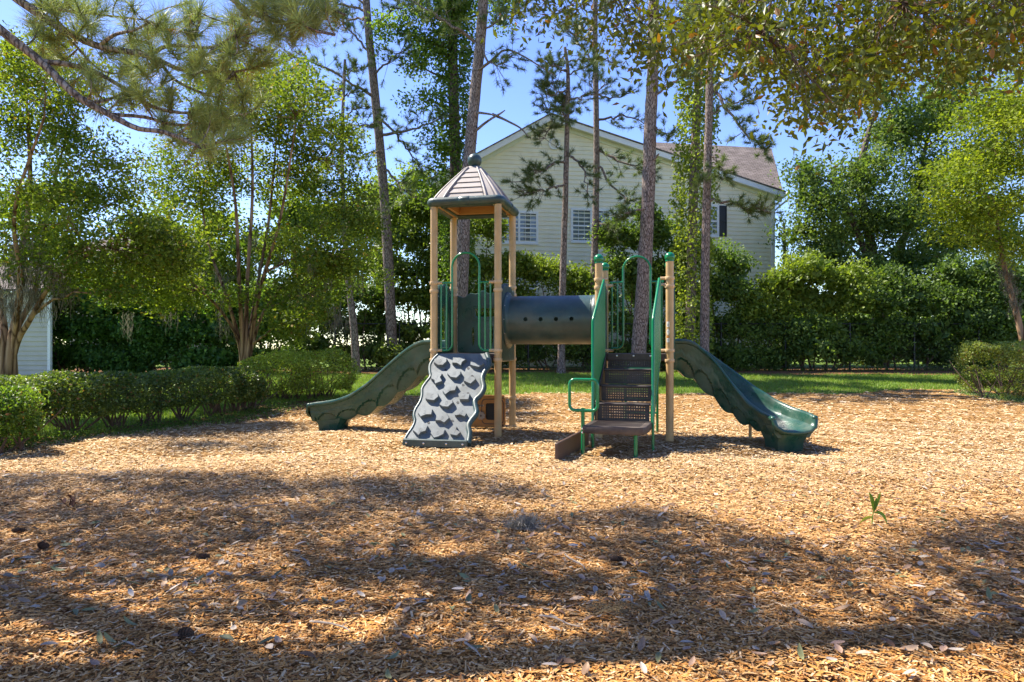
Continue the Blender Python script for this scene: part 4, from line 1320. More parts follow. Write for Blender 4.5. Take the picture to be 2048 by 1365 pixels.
def leaf_quads(C, L, Wd, up=.6, dirs=None, fold=.25):
    """one folded rhombus per point"""
    n = len(C)
    nn = unit(n) + np.array([0, 0, up]); nn /= np.linalg.norm(nn, axis=1)[:, None]
    d = unit(n) if dirs is None else dirs + unit(n) * .5
    d -= nn * (d * nn).sum(1)[:, None]; d /= np.linalg.norm(d, axis=1)[:, None] + 1e-9
    s = np.cross(nn, d)
    l = (L * RNG.uniform(.6, 1.3, n))[:, None] / 2; wv = (Wd * RNG.uniform(.7, 1.25, n))[:, None] / 2
    fo_ = nn * wv * fold
    a_ = RNG.uniform(-.15, .3, (n, 1))
    V = np.stack([C - d * l, C + s * wv + fo_ + d * l * a_, C + d * l, C - s * wv + fo_ + d * l * a_], 1)
    return V.reshape(-1, 3), np.arange(n * 4).reshape(-1, 4)

def leaf_cols(n, cl, pal, rare=None):
    """cl: 0..1 tone of the cluster each leaf belongs to"""
    a, b = np.array(pal[0]) * 1.35, np.array(pal[1]) * 1.35
    t = np.clip(.55 * cl + .45 * RNG.random(n) + RNG.normal(0, .08, n), 0, 1)[:, None]
    c = a * (1 - t) + b * t
    if rare is not None:
        k = RNG.random(n) < rare[1]; c[k] = np.array(rare[0]) * RNG.uniform(.7, 1.2, (k.sum(), 1))
    return c

def moss_part(anchors, parent, org, lens=(.15, .95), per=24, spread=.10):
    mb = MB()
    A = np.repeat(np.asarray(anchors), per, 0); n = len(A)
    A = A + np.concatenate([RNG.normal(0, spread, (n, 2)), RNG.normal(0, .05, (n, 1))], 1)
    Ln = RNG.uniform(*lens, n) * RNG.uniform(.4, 1, n)
    K = 5
    t = np.linspace(0, 1, K)
    ph = RNG.uniform(0, 6.28, (n, 1)); am = RNG.uniform(.008, .03, (n, 1))
    dx = am * np.sin(t * 9 + ph) - (A[:, :1] - np.repeat(np.asarray(anchors), per, 0)[:, :1]) * t * .2
    dy = am * np.cos(t * 8 + ph)
    P = np.stack([A[:, :1] + dx, A[:, 1:2] + dy, A[:, 2:3] - Ln[:, None] * t], -1)
    wv = (.0075 * (1 - t * .8))[None, :, None]
    sd = np.stack([np.cos(ph), np.sin(ph), 0 * ph], -1)
    V = np.stack([P - sd * wv, P + sd * wv], 2)                       # n,K,2,3
    b = np.arange(n)[:, None] * K * 2; i = np.arange(K - 1)[None] * 2
    Fq = np.stack([b + i, b + i + 1, b + i + 3, b + i + 2], -1).reshape(-1, 4)
    col = np.repeat(np.array((.22, .20, .15)) * RNG.uniform(.6, 1.25, (n, 1)), K * 2, 0)
    mb.add(V.reshape(-1, 3), Fq, col)
    return mb.build('spanish_moss', m_moss, parent, org, kind='stuff')

def make_tree(name, label, cat, stems, lobes, bark, leafm, leaf, npc, sig, pal, up=.6, group=None, moss=None, rare=None, twig=.010, limb_k=.5, ivy=None, core=0, mlen=(.12, .62)):
    org = np.array(stems[0][0][0], float)
    root = empty(name, org, 0, label, cat, group)
    tb, bb = MB(), MB()
    SP = []
    for pts, r0, r1 in stems:
        P = smooth_path(pts, max(14, len(pts) * 8))
        rr = np.linspace(1, 0, len(P)) ** .8 * (r0 - r1) + r1
        rr[0] *= 1.25; rr[1] *= 1.08
        tb.add(*tube(P, rr, 10 if r0 > .05 else 6, jitter=.025))
        SP.append((P, rr))
    tb.build('trunk', bark, root, org, smooth=60)
    allP = np.concatenate([p for p, _ in SP]); allR = np.concatenate([r for _, r in SP])
    LV, CLT, CORE = [], [], []
    for (c, rad, ncl) in lobes:
        c = np.asarray(c, float); rad = np.asarray(rad, float)
        dv = c - allP; dist = np.linalg.norm(dv, axis=1)
        cost = dist + np.where(dv[:, 2] < .35 * dist, 2.0 * (.35 * dist - dv[:, 2]), 0)
        k = int(np.argmin(cost)); p0 = allP[k]; L = dist[k]
        r_a = min(allR[k] * .75, .015 + .022 * L * limb_k * 2)
        mid = p0 + (c - p0) * .45 + np.array([0, 0, .10 * L]) + RNG.normal(0, .06 * L, 3)
        lim = bez(p0, mid, c, 9) + np.r_[np.zeros((1, 3)), RNG.normal(0, .018 * L, (8, 3))]
        bb.add(*tube(lim, np.linspace(r_a, max(.010, r_a * .3), 9), 6, cap=False))
        if not ncl: continue
        u = unit(ncl) * (RNG.random((ncl, 1)) ** (1 / 2.4)) * rad
        cc = c + u
        dm = np.linalg.norm(cc[:, None] - lim[None, 3:], axis=2)
        ix = dm.argmin(1) + 3
        for q in range(ncl):
            a = lim[max(2, ix[q] - RNG.integers(0, 2))]
            m_ = (a + cc[q]) / 2 + RNG.normal(0, .08, 3) + np.array([0, 0, .06])
            bb.add(*tube(bez(a, m_, cc[q], 4), np.linspace(twig, twig * .35, 4), 3, cap=False))
        cnt = RNG.poisson(npc, ncl)
        CC = np.repeat(cc, cnt, 0)
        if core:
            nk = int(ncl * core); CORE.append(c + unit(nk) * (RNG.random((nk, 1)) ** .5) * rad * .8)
        g = RNG.normal(0, 1, CC.shape); g = g / (1 + .18 * np.linalg.norm(g, axis=1)[:, None])
        LV.append(CC + g * np.asarray(sig)); CLT.append(np.repeat(RNG.random(ncl), cnt))
    bb.build('branches', m_twig if bark is not m_myrtle else m_myrtle, root, org, smooth=60, kind='stuff')
    if LV:
        Cn = np.concatenate(LV); T_ = np.concatenate(CLT)
        k = Cn[:, 2] > gz(Cn[:, 1]) + .03; Cn, T_ = Cn[k], T_[k]
        V, Fq = leaf_quads(Cn, leaf[0], leaf[1], up)
        cb = MB().add(V, Fq, np.repeat(leaf_cols(len(Cn), T_, pal, rare), 4, 0))
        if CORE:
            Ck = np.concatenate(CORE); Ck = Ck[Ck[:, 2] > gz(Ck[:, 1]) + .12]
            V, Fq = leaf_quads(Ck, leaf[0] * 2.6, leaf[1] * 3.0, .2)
            cb.add(V, Fq, np.repeat(leaf_cols(len(Ck), RNG.random(len(Ck)) * .3, pal), 4, 0))  # core leaves toned darker: the crown's inner shade put into their colour
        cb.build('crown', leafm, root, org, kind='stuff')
    if ivy:
        ivy_part(root, org, *ivy)
    if moss is not None and len(moss):
        moss_part(moss, root, org, lens=mlen)
    return root

def ivy_part(root, org, pts, r, n, pal=((.035, .075, .015), (.14, .21, .035)), size=.12, leafm=None):
    P = smooth_path(pts, 60)
    k = RNG.integers(0, 60, n); a = RNG.uniform(0, 6.28, n)
    lump = .6 + .55 * np.abs(np.sin(k * .35 + np.sin(a * 2) * 1.5))
    rr = r * lump * np.sqrt(RNG.uniform(.35, 1.2, n))
    C = P[k] + np.stack([rr * np.cos(a), rr * np.sin(a), RNG.normal(0, .12, n)], -1)
    dirs = np.stack([np.cos(a), np.sin(a), -.9 + 0 * a], -1)
    V, Fq = leaf_quads(C, size, size * .8, .25, dirs)
    MB().add(V, Fq, np.repeat(leaf_cols(n, lump / 1.15 * RNG.random(n), pal), 4, 0)).build('ivy', leafm or m_gloss, root, org, kind='stuff')

def needles(C, D, per, L, wd, pal, droop=.0):
    """tufts: centre, direction"""
    n = len(C) * per
    C = np.repeat(C, per, 0); D = np.repeat(D, per, 0)
    d = D * .75 + unit(n) * .85; d[:, 2] -= droop
    d /= np.linalg.norm(d, axis=1)[:, None]
    l = L * RNG.uniform(.65, 1.15, (n, 1))
    s = np.cross(d, unit(n)); s /= np.linalg.norm(s, axis=1)[:, None] + 1e-9
    b = C + D * RNG.uniform(-.10, .05, (n, 1))
    V = np.stack([b - s * wd / 2, b + s * wd / 2, b + d * l], 1)
    t = np.repeat(RNG.random(n // per), per) * .6 + RNG.random(n) * .4
    col = np.array(pal[0]) * (1 - t[:, None]) + np.array(pal[1]) * t[:, None]
    return V.reshape(-1, 3), np.arange(n * 3).reshape(-1, 3), np.repeat(col, 3, 0)

PINE_PAL = ((.06, .10, .038), (.20, .25, .08))
def make_pine(name, label, pts, r0, r1, brs, tufts=26, per=34, L=.21, wd=.014, pal=PINE_PAL, ivy=None, top=None, group='tall pine trees by the back fence', stubs=()):
    """brs: list of pixel-defined branches: list of 3D points, spread"""
    P = smooth_path(pts, 40); org = P[0].copy()
    root = empty(name, org, 0, label, 'pine tree', group)
    rr = np.linspace(r0, r1, 40); rr[0] *= 1.3; rr[1] *= 1.12
    MB().add(*tube(P, rr, 14, jitter=.06)).build('trunk', m_pine, root, org, smooth=60)
    bb, nb = MB(), MB()
    for st in stubs:
        S = smooth_path(st, 10)
        MB().add(*tube(S, np.linspace(.05, .018, 10), 6, jitter=.15)).build('dead_branch', m_pine, root, org, smooth=60)
    for pts_, spread, nt_ in brs:
        B = smooth_path(pts_, 14) + np.r_[np.zeros((1, 3)), RNG.normal(0, .04, (13, 3))]
        Lb = np.linalg.norm(B[-1] - B[0])
        bb.add(*tube(B, np.linspace(min(.06, .02 + .014 * Lb), .012, 14), 6))
        C, D = [], []
        for q in range(int(nt_ * 2.1)):
            k = int(np.clip(RNG.beta(2.2, 1.2) * 13, 2, 13)); a = B[k]
            out = (B[-1] - B[0]) / Lb
            dd = out * RNG.uniform(.2, 1) + unit(1)[0] * np.array([1, 1, .7]); dd[2] += .15; dd /= np.linalg.norm(dd)
            e = a + dd * RNG.uniform(.25, 1) * spread
            m_ = (a + e) / 2 + np.array([0, 0, -.05])
            tw = bez(a, m_, e, 4)
            bb.add(*tube(tw, np.linspace(.010, .006, 4), 3, cap=False))
            td = tw[-1] - tw[-2] + np.array([0, 0, .03]); td /= np.linalg.norm(td)
            C += [e, tw[2] * .5 + e * .5]; D += [td, td]
        if C:
            nb.add(*needles(np.array(C), np.array(D), per, L, wd, pal))
    bb.build('branches', m_pine, root, org, smooth=60, kind='stuff')
    if nb.n: nb.build('needles', m_need, root, org, kind='stuff')
    if ivy: ivy_part(root, org, *ivy)
    return root

def L3(*pts):                 # pixel, pixel, depth -> points
    return [pix(*p) for p in pts]
def base_at(px, Y):
    return np.array([(px - 1024) / FPX * Y, Y, float(gz(Y)) - .1])
def auto_branches(pts, z0, z1, n, ln, spread, nt, droop=-.05):
    P = smooth_path(pts, 60); out = []
    for q in range(n):
        z = z0 + (z1 - z0) * (q + RNG.random()) / n
        k = int(np.argmin(np.abs(P[:, 2] - z))); a = RNG.uniform(0, 6.28); l = ln * RNG.uniform(.55, 1.15)
        d = np.array([math.cos(a), math.sin(a), 0])
        out.append(([P[k], P[k] + d * l * .5 + (0, 0, l * .14), P[k] + d * l + (0, 0, l * (.2 + droop))], spread, nt))
    return out

# --- tall pines
p1 = [base_at(786, 26)] + L3((780, 600, 26), (769, 400, 26), (752, 210, 26), (740, 90, 26), (728, -60, 26), (722, -220, 26))
b1 = [(L3((748, 195, 26), (700, 165, 25.5), (640, 130, 25), (585, 110, 24.5)), .9, 16), (L3((760, 270, 26), (830, 260, 25), (905, 225, 24.6)), .8, 14),
      (L3((764, 330, 26), (800, 372, 25.4), (840, 402, 25)), .9, 14), (L3((755, 230, 26), (810, 290, 25.5), (845, 345, 25.2)), .9, 16), (L3((742, 110, 26), (700, 60, 26), (650, 20, 26)), 1.0, 18),
      (L3((735, 60, 26), (790, 20, 26), (840, 0, 26.4)), 1.0, 18), (L3((765, 300, 26), (735, 310, 25), (705, 330, 25)), .6, 9), (L3((748, 150, 26), (780, 120, 25), (820, 100, 25)), .8, 14)]
make_pine('pine_tree', 'tall pine with leaning trunk standing left of the roofed tower', p1, .21, .11, b1 + auto_branches(p1, 13.5, 18, 14, 2.4, .9, 14))
p1b = [base_at(713, 24.5)] + L3((708, 660, 24.5), (700, 590, 24.5), (690, 480, 24.5), (684, 300, 24.8), (690, 120, 25))
make_pine('pine_tree', 'thin pine trunk behind the rounded shrub on the left', p1b, .15, .05, auto_branches(p1b, 5.5, 11.5, 12, 1.3, .7, 9))
p2 = [base_at(918, 23.5)] + L3((922, 640, 23.5), (928, 450, 23.5), (940, 300, 23.5), (952, 170, 23.5), (962, 70, 23.5), (972, -80, 23.5), (985, -250, 23.5))
b2 = [(L3((950, 85, 23.5), (900, 52, 23), (850, 15, 23), (800, -6, 23)), .9, 16), (L3((961, 66, 23.5), (1000, 40, 23.2), (1040, 25, 23)), .9, 16), (L3((958, 90, 23.5), (990, 130, 23), (1030, 100, 22.6)), .9, 14)]
st2 = [L3((946, 266, 23.4), (975, 243, 23.2), (1000, 228, 23), (1010, 221, 23)), L3((985, 229, 23.2), (1010, 240, 23), (1040, 256, 22.8), (1056, 273, 22.7)), L3((950, 225, 23.4), (975, 228, 23.2), (995, 232, 23.1)),
       L3((950, 146, 23.4), (985, 120, 23.2), (1010, 100, 23.1), (1045, 112, 23), (1110, 152, 22.6))]
make_pine('pine_tree', 'tallest pine trunk rising behind the tower roof with dead branch stubs', p2, .235, .15, b2 + auto_branches(p2, 13.2, 17, 9, 2.3, 1.0, 16), stubs=st2)
p3 = [base_at(1122, 24.5)] + L3((1124, 620, 24.5), (1130, 420, 24.5), (1134, 260, 24.5), (1136, 150, 24.5), (1130, 95, 24.5))
b3 = [(L3((1128, 325, 24.4), (1110, 325, 24), (1075, 345, 23.7), (1040, 368, 23.5)), .8, 20), (L3((1130, 370, 24.4), (1090, 380, 24), (1040, 385, 23.8)), .75, 18), (L3((1136, 305, 24.4), (1165, 340, 24), (1180, 400, 23.8)), .6, 10),
      (L3((1134, 245, 24.4), (1105, 255, 24.1), (1080, 285, 24)), .7, 14), (L3((1135, 200, 24.4), (1175, 190, 24.1), (1215, 165, 24)), .8, 14), (L3((1135, 180, 24.4), (1100, 190, 24), (1095, 150, 24)), .7, 12)]
make_pine('pine_tree', 'short pine with bushy branches before the house gable', p3, .14, .05, b3 + auto_branches(p3, 9.2, 11.8, 10, 1.1, .6, 9))
p4 = [base_at(1178, 27)] + L3((1186, 600, 27), (1190, 480, 27), (1193, 330, 27), (1192, 200, 27), (1190, 60, 27), (1192, -60, 27))
b4 = [(L3((1192, 298, 27), (1230, 318, 26.5), (1275, 335, 26), (1300, 350, 25.8)), .85, 20), (L3((1193, 240, 27), (1250, 232, 26.5), (1300, 255, 26)), .7, 12), (L3((1193, 330, 27), (1240, 390, 26.5), (1262, 400, 26)), .7, 14),
      (L3((1192, 440, 27), (1215, 455, 26.5), (1235, 470, 26.3)), .5, 6), (L3((1192, 190, 27), (1235, 195, 26.6), (1275, 180, 26.4)), .5, 6), (L3((1190, 130, 27), (1160, 90, 27), (1135, 50, 27)), .8, 10)]
make_pine('pine_tree', 'pine trunk directly in front of the right double window', p4, .15, .09, b4 + auto_branches(p4, 12.5, 15.5, 8, 1.7, .8, 9))
p5 = [base_at(1270, 21.5)] + L3((1278, 690, 21.5), (1290, 520, 21.5), (1295, 430, 21.5), (1301, 250, 21.5), (1306, 130, 21.5), (1308, 0, 21.5), (1312, -150, 21.5))
b5 = [(L3((1297, 415, 21.4), (1260, 425, 21), (1235, 430, 20.8)), .5, 8), (L3((1303, 200, 21.4), (1345, 165, 21), (1380, 150, 21)), .6, 8), (L3((1303, 250, 21.4), (1320, 262, 21.2), (1338, 280, 21)), .4, 5)]
make_pine('pine_tree', 'thick leaning pine trunk seen through the green arch of the stairs', p5, .24, .15, b5 + auto_branches(p5, 12.6, 15, 8, 1.8, .9, 12), stubs=[L3((1300, 330, 21.4), (1312, 315, 21.3), (1318, 308, 21.2))])
p6 = [base_at(1378, 25)] + L3((1382, 600, 25), (1386, 420, 25), (1392, 260, 25), (1398, 120, 25), (1405, -40, 25))
make_pine('pine_tree', 'ivy covered trunk left of the slender right pine', p6, .19, .13, auto_branches(p6, 12.5, 14.5, 6, 1.5, .8, 9), ivy=(p6, .70, 13500, ((.06, .10, .016), (.29, .33, .05))))
p7 = [base_at(1408, 21.8)] + L3((1409, 690, 21.8), (1411, 500, 21.8), (1416, 300, 21.8), (1420, 150, 21.8), (1424, -40, 21.8))
b7 = [(L3((1415, 405, 21.8), (1455, 405, 21.4), (1490, 418, 21.2), (1530, 425, 21)), .55, 18), (L3((1420, 170, 21.8), (1460, 225, 21.4), (1500, 275, 21.2), (1535, 300, 21)), .6, 22), (L3((1420, 230, 21.8), (1470, 205, 21.4), (1505, 190, 21.2)), .5, 10),
      (L3((1416, 310, 21.8), (1440, 330, 21.4), (1452, 360, 21.2)), .5, 9), (L3((1416, 340, 21.8), (1400, 360, 21.4), (1392, 380, 21.2)), .4, 5), (L3((1422, 180, 21.8), (1470, 150, 21.5), (1520, 145, 21.3)), .5, 8)]
make_pine('pine_tree', 'slender straight pine with side branches before the black shutter', p7, .155, .10, b7 + auto_branches(p7, 11.5, 13, 6, 1.4, .7, 9))
# ivy clad tree behind the tower roof
pv = [base_at(912, 25.5)] + L3((912, 600, 25.5), (912, 400, 25.5), (908, 230, 25.5), (905, 80, 25.5), (902, -60, 25.5))
def lobe(px, py, Y, rx, rz, ncl, ry=None):
    return (pix(px, py, Y), (rx, ry or rx, rz), ncl)
IVP = ((.035, .075, .012), (.15, .22, .035))
make_tree('ivy_tree', 'ivy smothered tree trunk just left of the tallest pine', 'tree', [(pv, .26, .14)],
          [lobe(850, 60, 25.5, 1.2, .7, 16), lobe(820, 130, 25.2, .9, .6, 10), lobe(930, 40, 26, 1.0, .6, 12), lobe(880, -10, 25.5, 1.4, .8, 18), lobe(840, 200, 25, .8, .4, 7), lobe(1000, 20, 26, 1.0, .7, 12), lobe(870, 380, 25.2, .8, .9, 12), lobe(790, 70, 25.5, 1.0, .6, 10), lobe(890, 90, 25, 1.1, .7, 14), lobe(860, 280, 25, .6, .6, 7)],
          m_oak, m_leaf, (.14, .08), 80, (.3, .3, .22), IVP, ivy=(pv, .66, 12500))

# --- crape myrtles on the left
MY_PAL = ((.040, .075, .012), (.20, .24, .032))
Z2 = 18.0
mb_ = base_at(488, Z2)
def stem2(*pp): return [mb_ + np.array([RNG.uniform(-.15, .15), RNG.uniform(-.15, .15), 0])] + L3(*[(a, b, Z2 + c) for a, b, c in pp])
st = [(stem2((480, 690, 0), (455, 600, .2), (415, 480, .6), (395, 330, 1)), 0.062, 0.018), (stem2((486, 690, 0), (478, 560, -.3), (470, 400, -.6), (440, 230, -1)), 0.068, 0.018), (stem2((492, 690, 0), (495, 560, .2), (505, 380, .3), (500, 200, .5)), 0.074, 0.018),
      (stem2((500, 690, 0), (520, 580, -.3), (560, 440, -.8), (590, 260, -1.2)), 0.068, 0.018), (stem2((505, 690, 0), (530, 620, .3), (590, 540, .8), (650, 440, 1.2)), 0.056, 0.018), (stem2((498, 690, 0), (510, 600, .5), (540, 420, 1), (560, 180, 1.4)), 0.062, 0.018),
      (stem2((478, 690, 0), (440, 620, -.5), (380, 560, -1), (330, 480, -1.5)), 0.050, 0.015)]
lb = []
for px, py, dz, rx, rz, nn_ in ((395, 330, 1, 1.0, .9, 26), (440, 220, -1, 1.0, .8, 24), (500, 190, .5, 1.1, .9, 28), (590, 230, -1.2, 1.1, .9, 28), (650, 320, 1.2, 1.1, .9, 26), (560, 170, 1.4, 1.0, .7, 20), (330, 480, -1.5, .9, .6, 18),
                                 (690, 420, .5, .9, .8, 22), (640, 500, -.6, 1.1, .6, 24), (570, 350, 1.4, 1.0, .7, 18), (460, 330, 1.4, 1.0, .6, 16), (560, 470, 1.6, .9, .5, 10), (400, 470, 1.2, .8, .5, 12), (300, 570, -1.2, .9, .45, 16),
                                 (390, 580, -.8, .9, .45, 14), (620, 590, .2, 1.1, .5, 22), (690, 540, .8, .9, .5, 16), (590, 640, -.8, .8, .35, 10), (350, 400, .4, .9, .6, 14), (240, 540, -1.4, .7, .4, 9)):
    lb.append(lobe(px, py, Z2 + dz, rx * 1.3, rz * 1.35, nn_))
moss = [pix(RNG.normal(x, 9), RNG.normal(y, 10), Z2 + RNG.normal(0, .5)) for x, y in ((268, 640), (345, 628), (440, 560), (445, 600), (455, 640), (600, 560), (640, 580), (680, 610), (560, 520), (620, 640), (660, 650), (670, 520), (500, 480), (520, 540), (700, 560), (385, 600), (610, 600), (650, 560), (690, 640), (630, 520)) for _ in range(2)]
make_tree('crape_myrtle', 'many stemmed crape myrtle with hanging moss behind the low hedge', 'tree', st, lb, m_myrtle, m_leaf, (.105, .060), 140, (.31, .31, .20), MY_PAL, up=.8, moss=moss, rare=((.32, .22, .05), .03), twig=.010)
Z1 = 14.2
m1 = base_at(15, Z1)
def stem1(*pp): return [m1 + np.array([RNG.uniform(-.22, .22), RNG.uniform(-.15, .15), 0])] + L3(*[(a, b, Z1 + c) for a, b, c in pp])
st = [(stem1((20, 700, 0), (35, 620, .2), (50, 500, .4), (60, 340, .6), (50, 160, .8)), 0.099, 0.024), (stem1((30, 700, 0), (60, 640, -.2), (110, 560, -.5), (190, 500, -.8)), 0.074, 0.018), (stem1((10, 700, 0), (0, 600, .3), (-30, 460, .5), (-60, 300, .8)), 0.093, 0.024),
      (stem1((22, 690, 0), (70, 580, .4), (95, 430, .8), (130, 280, 1.0)), 0.074, 0.018), (stem1((0, 700, 0), (-50, 600, -.4), (-120, 470, -.8)), 0.081, 0.018), (stem1((28, 700, 0), (40, 560, -.6), (30, 420, -1), (90, 230, -1.3)), 0.068, 0.018)]
lb = []
for px, py, dz, rx, rz, nn_ in ((60, 200, .8, .9, .8, 22), (130, 270, 1.0, .8, .7, 20), (90, 160, -1.3, .9, .6, 18), (-60, 250, .8, 1.0, .9, 18), (200, 330, .5, .8, .6, 18), (40, 380, -.8, .9, .6, 18), (140, 440, -.8, .8, .5, 18), (230, 500, -.8, .8, .45, 20),
                                 (300, 470, -.4, .7, .35, 16), (60, 500, .4, .8, .5, 16), (-30, 470, 0, .9, .7, 14), (130, 540, -.3, .7, .35, 12), (340, 510, 0, .6, .35, 10), (20, 100, .4, .9, .6, 16), (170, 200, .6, .8, .6, 16), (250, 400, .8, .7, .45, 13), (220, 580, -.6, .6, .3, 8), (-120, 420, -.8, 1, .8, 10)):
    lb.append(lobe(px, py, Z1 + dz, rx * 1.3, rz * 1.4, nn_))
moss = [pix(RNG.normal(x, 12), RNG.normal(y, 12), Z1 + RNG.normal(-.2, .35)) for x, y in ((20, 540), (45, 550), (70, 540), (95, 560), (30, 500), (60, 580), (110, 550), (10, 580), (85, 520), (45, 480), (130, 570), (25, 600), (75, 600), (50, 520)) for _ in range(5)]
make_tree('crape_myrtle', 'thick forked crape myrtle with grey moss at the left edge', 'tree', st, lb, m_myrtle, m_leaf, (.088, .050), 135, (.27, .27, .17), MY_PAL, up=.8, moss=moss, rare=((.32, .22, .05), .03), twig=.010)

# --- near right crape myrtle, yellow green
Z3 = 19.6
m3 = base_at(2068, Z3)
st = [([m3] + L3((2042, 665, Z3), (2026, 600, Z3), (2006, 520, Z3 - .1), (1988, 400, Z3)), .105, .03), ([m3 + (.1, .1, 0)] + L3((2100, 600, Z3 + .2), (2090, 450, Z3), (2040, 300, Z3 + .3)), 0.074, 0.018), ([m3 + (.2, 0, 0)] + L3((2140, 600, Z3), (2160, 420, Z3), (2150, 250, Z3)), 0.074, 0.018)]
lb = [lobe(px, py, Z3 + dz, rx * 1.6, rz * 1.65, n_) for px, py, dz, rx, rz, n_ in ((1990, 300, 0, .8, .6, 28), (1930, 400, -.3, .7, .4, 22), (2000, 420, .3, .8, .4, 24), (2050, 220, .2, .9, .6, 26), (1980, 210, .6, .7, .5, 20), (2110, 320, 0, .9, .8, 20), (1950, 470, 0, .55, .25, 12), (2040, 500, -.3, .6, .25, 12), (2090, 140, 0, .9, .6, 18), (1900, 360, .3, .5, .3, 12), (1960, 340, .8, .6, .4, 16))]
moss = [pix(np.interp(y, [510, 600, 660], [2004, 2026, 2040]) + RNG.normal(0, 4), y, Z3 - .12) for y in RNG.uniform(505, 640, 34)]
make_tree('crape_myrtle', 'yellow green crape myrtle with mossy trunk at the right edge', 'tree', st, lb, m_myrtle, m_leaf, (.112, .062), 115, (.44, .44, .21), ((.07, .115, .012), (.23, .26, .03)), up=.9, moss=moss, twig=.009, mlen=(.08, .26))

# --- big tree on the right and the mass behind
OK_PAL = ((.034, .07, .018), (.15, .20, .05))
Z4 = 31.0
m4 = base_at(1760, Z4)
st = [([m4] + L3((1755, 600, Z4), (1740, 480, Z4), (1720, 350, Z4), (1750, 220, Z4)), .30, .08), ([m4] + L3((1775, 580, Z4), (1820, 440, Z4 + .6), (1850, 300, Z4 + 1)), .25, .07), ([m4] + L3((1745, 560, Z4), (1700, 430, Z4 - .6), (1660, 360, Z4 - 1)), .2, .05)]
lb = [lobe(px, py, Z4 + dz, rx, rz, n_) for px, py, dz, rx, rz, n_ in ((1640, 400, -1, 1.3, 1.1, 22), (1650, 500, -.6, 1.2, .9, 20), (1720, 350, 0, 1.5, 1.2, 30), (1800, 260, .6, 1.7, 1.2, 34), (1880, 220, 1, 1.6, 1.2, 30), (1780, 440, -1, 1.5, 1.0, 28), (1870, 350, .5, 1.6, 1.2, 30),
      (1720, 540, -1, 1.5, .8, 24), (1820, 520, -.5, 1.4, .7, 20), (1900, 480, .5, 1.5, .9, 24), (1620, 350, -1, .8, .8, 10), (1960, 320, 1, 1.6, 1.4, 24), (1990, 480, .5, 1.5, 1.0, 20), (1900, 150, 1, 1.5, 1.0, 18), (1980, 590, .3, 1.3, .6, 14), (1600, 460, -.6, .7, .6, 7), (1850, 575, -2, 1.5, .7, 16), (1930, 560, -2, 1.5, .8, 18), (2010, 560, -1, 1.5, .9, 16), (1760, 580, -2, 1.3, .6, 12), (1700, 450, .6, 1.4, 1.0, 20), (1760, 180, .8, 1.3, .9, 14), (2010, 220, 1, 1.5, 1.2, 18), (1950, 420, -.6, 1.4, .9, 18), (1830, 420, .4, 1.4, .9, 16))]
make_tree('oak_tree', 'large dark green oak beyond the fence on the right', 'tree', st, lb, m_oak, m_leaf, (.16, .095), 125, (.62, .62, .42), OK_PAL, up=.5, twig=.014, core=4)

VINE = ((.036, .075, .016), (.16, .225, .045))
VINE_L = ((.06, .105, .016), (.235, .285, .045))
def shrub(label, px, Y, lobes, pal, leaf=(.135, .082), npc=72, sig=(.30, .30, .23), name='shrub', mat=None, nst=6, rare=None):
    b = base_at(px, Y)
    st = []
    for q in range(nst):
        dx = RNG.uniform(-1, 1) * .9
        c = lobes[q % len(lobes)][0]
        p0 = b + np.array([dx, RNG.uniform(-.3, .3), 0]); p0[0] = .6 * p0[0] + .4 * c[0]
        st.append(([p0, (p0 * .55 + c * .45) + RNG.normal(0, .12, 3), c + RNG.normal(0, .15, 3)], RNG.uniform(.025, .05), .012))
    return make_tree(name, label, 'shrub', st, lobes, m_twig, mat or m_gloss, leaf, npc, sig, pal, up=.45, twig=.008, rare=rare, core=8)
Yf = 26.6
def row(px0, px1, rows, Y, rx, rz, n, jit=16):
    out = []
    for py in rows:
        for px in np.arange(px0, px1, rx * 1.15 / Y * FPX):
            out.append(lobe(px + RNG.normal(0, jit * .5), py + RNG.normal(0, jit * .5), Y + RNG.normal(0, .25), rx * RNG.uniform(.8, 1.2), rz * RNG.uniform(.8, 1.2), int(n * RNG.uniform(.7, 1.3))))
    return out
shrub('tall dark shrub round the foot of the thick leaning pine', 1300, Yf + .3, row(1225, 1345, (470, 530, 590), Yf + .4, .75, .6, 15) + row(1200, 1360, (650, 705), Yf + .2, .75, .5, 12) + [lobe(1300, 425, Yf, .5, .4, 9)], VINE)
shrub('leafy shrub between the slender pine and the house wall', 1430, Yf, row(1365, 1490, (520, 580), Yf + .2, .8, .6, 15) + row(1365, 1495, (645, 705), Yf, .75, .5, 12), VINE)
shrub('bright green mounded vine thicket right of the house corner', 1620, Yf, [lobe(1620, 540, Yf, 1.2, .7, 26), lobe(1560, 570, Yf, 1.0, .6, 22), lobe(1690, 560, Yf, 1.1, .7, 22)] + row(1510, 1750, (610,), Yf - .1, .8, .6, 20), VINE_L)
shrub('dark vines covering the fence under the bright thicket', 1620, Yf - .2, row(1470, 1800, (660, 705), Yf - .25, .8, .45, 15), VINE)
shrub('vine tangle on the fence in front of the large oak', 1840, Yf, row(1760, 1960, (600, 650, 705), Yf, .8, .6, 15) + [lobe(1775, 560, Yf, .6, .5, 9), lobe(1840, 575, Yf, .5, .35, 6), lobe(1900, 545, Yf + .3, .7, .6, 10), lobe(1940, 570, Yf, .5, .4, 6)], ((.028, .06, .014), (.13, .19, .04)))
shrub('dark vines on the fence behind the right clipped hedge', 2040, Yf, row(1960, 2200, (600, 650, 705), Yf, .8, .6, 15) + [lobe(1985, 540, Yf, .7, .7, 11), lobe(2040, 560, Yf, .6, .5, 8)], ((.028, .06, .014), (.13, .19, .04)))
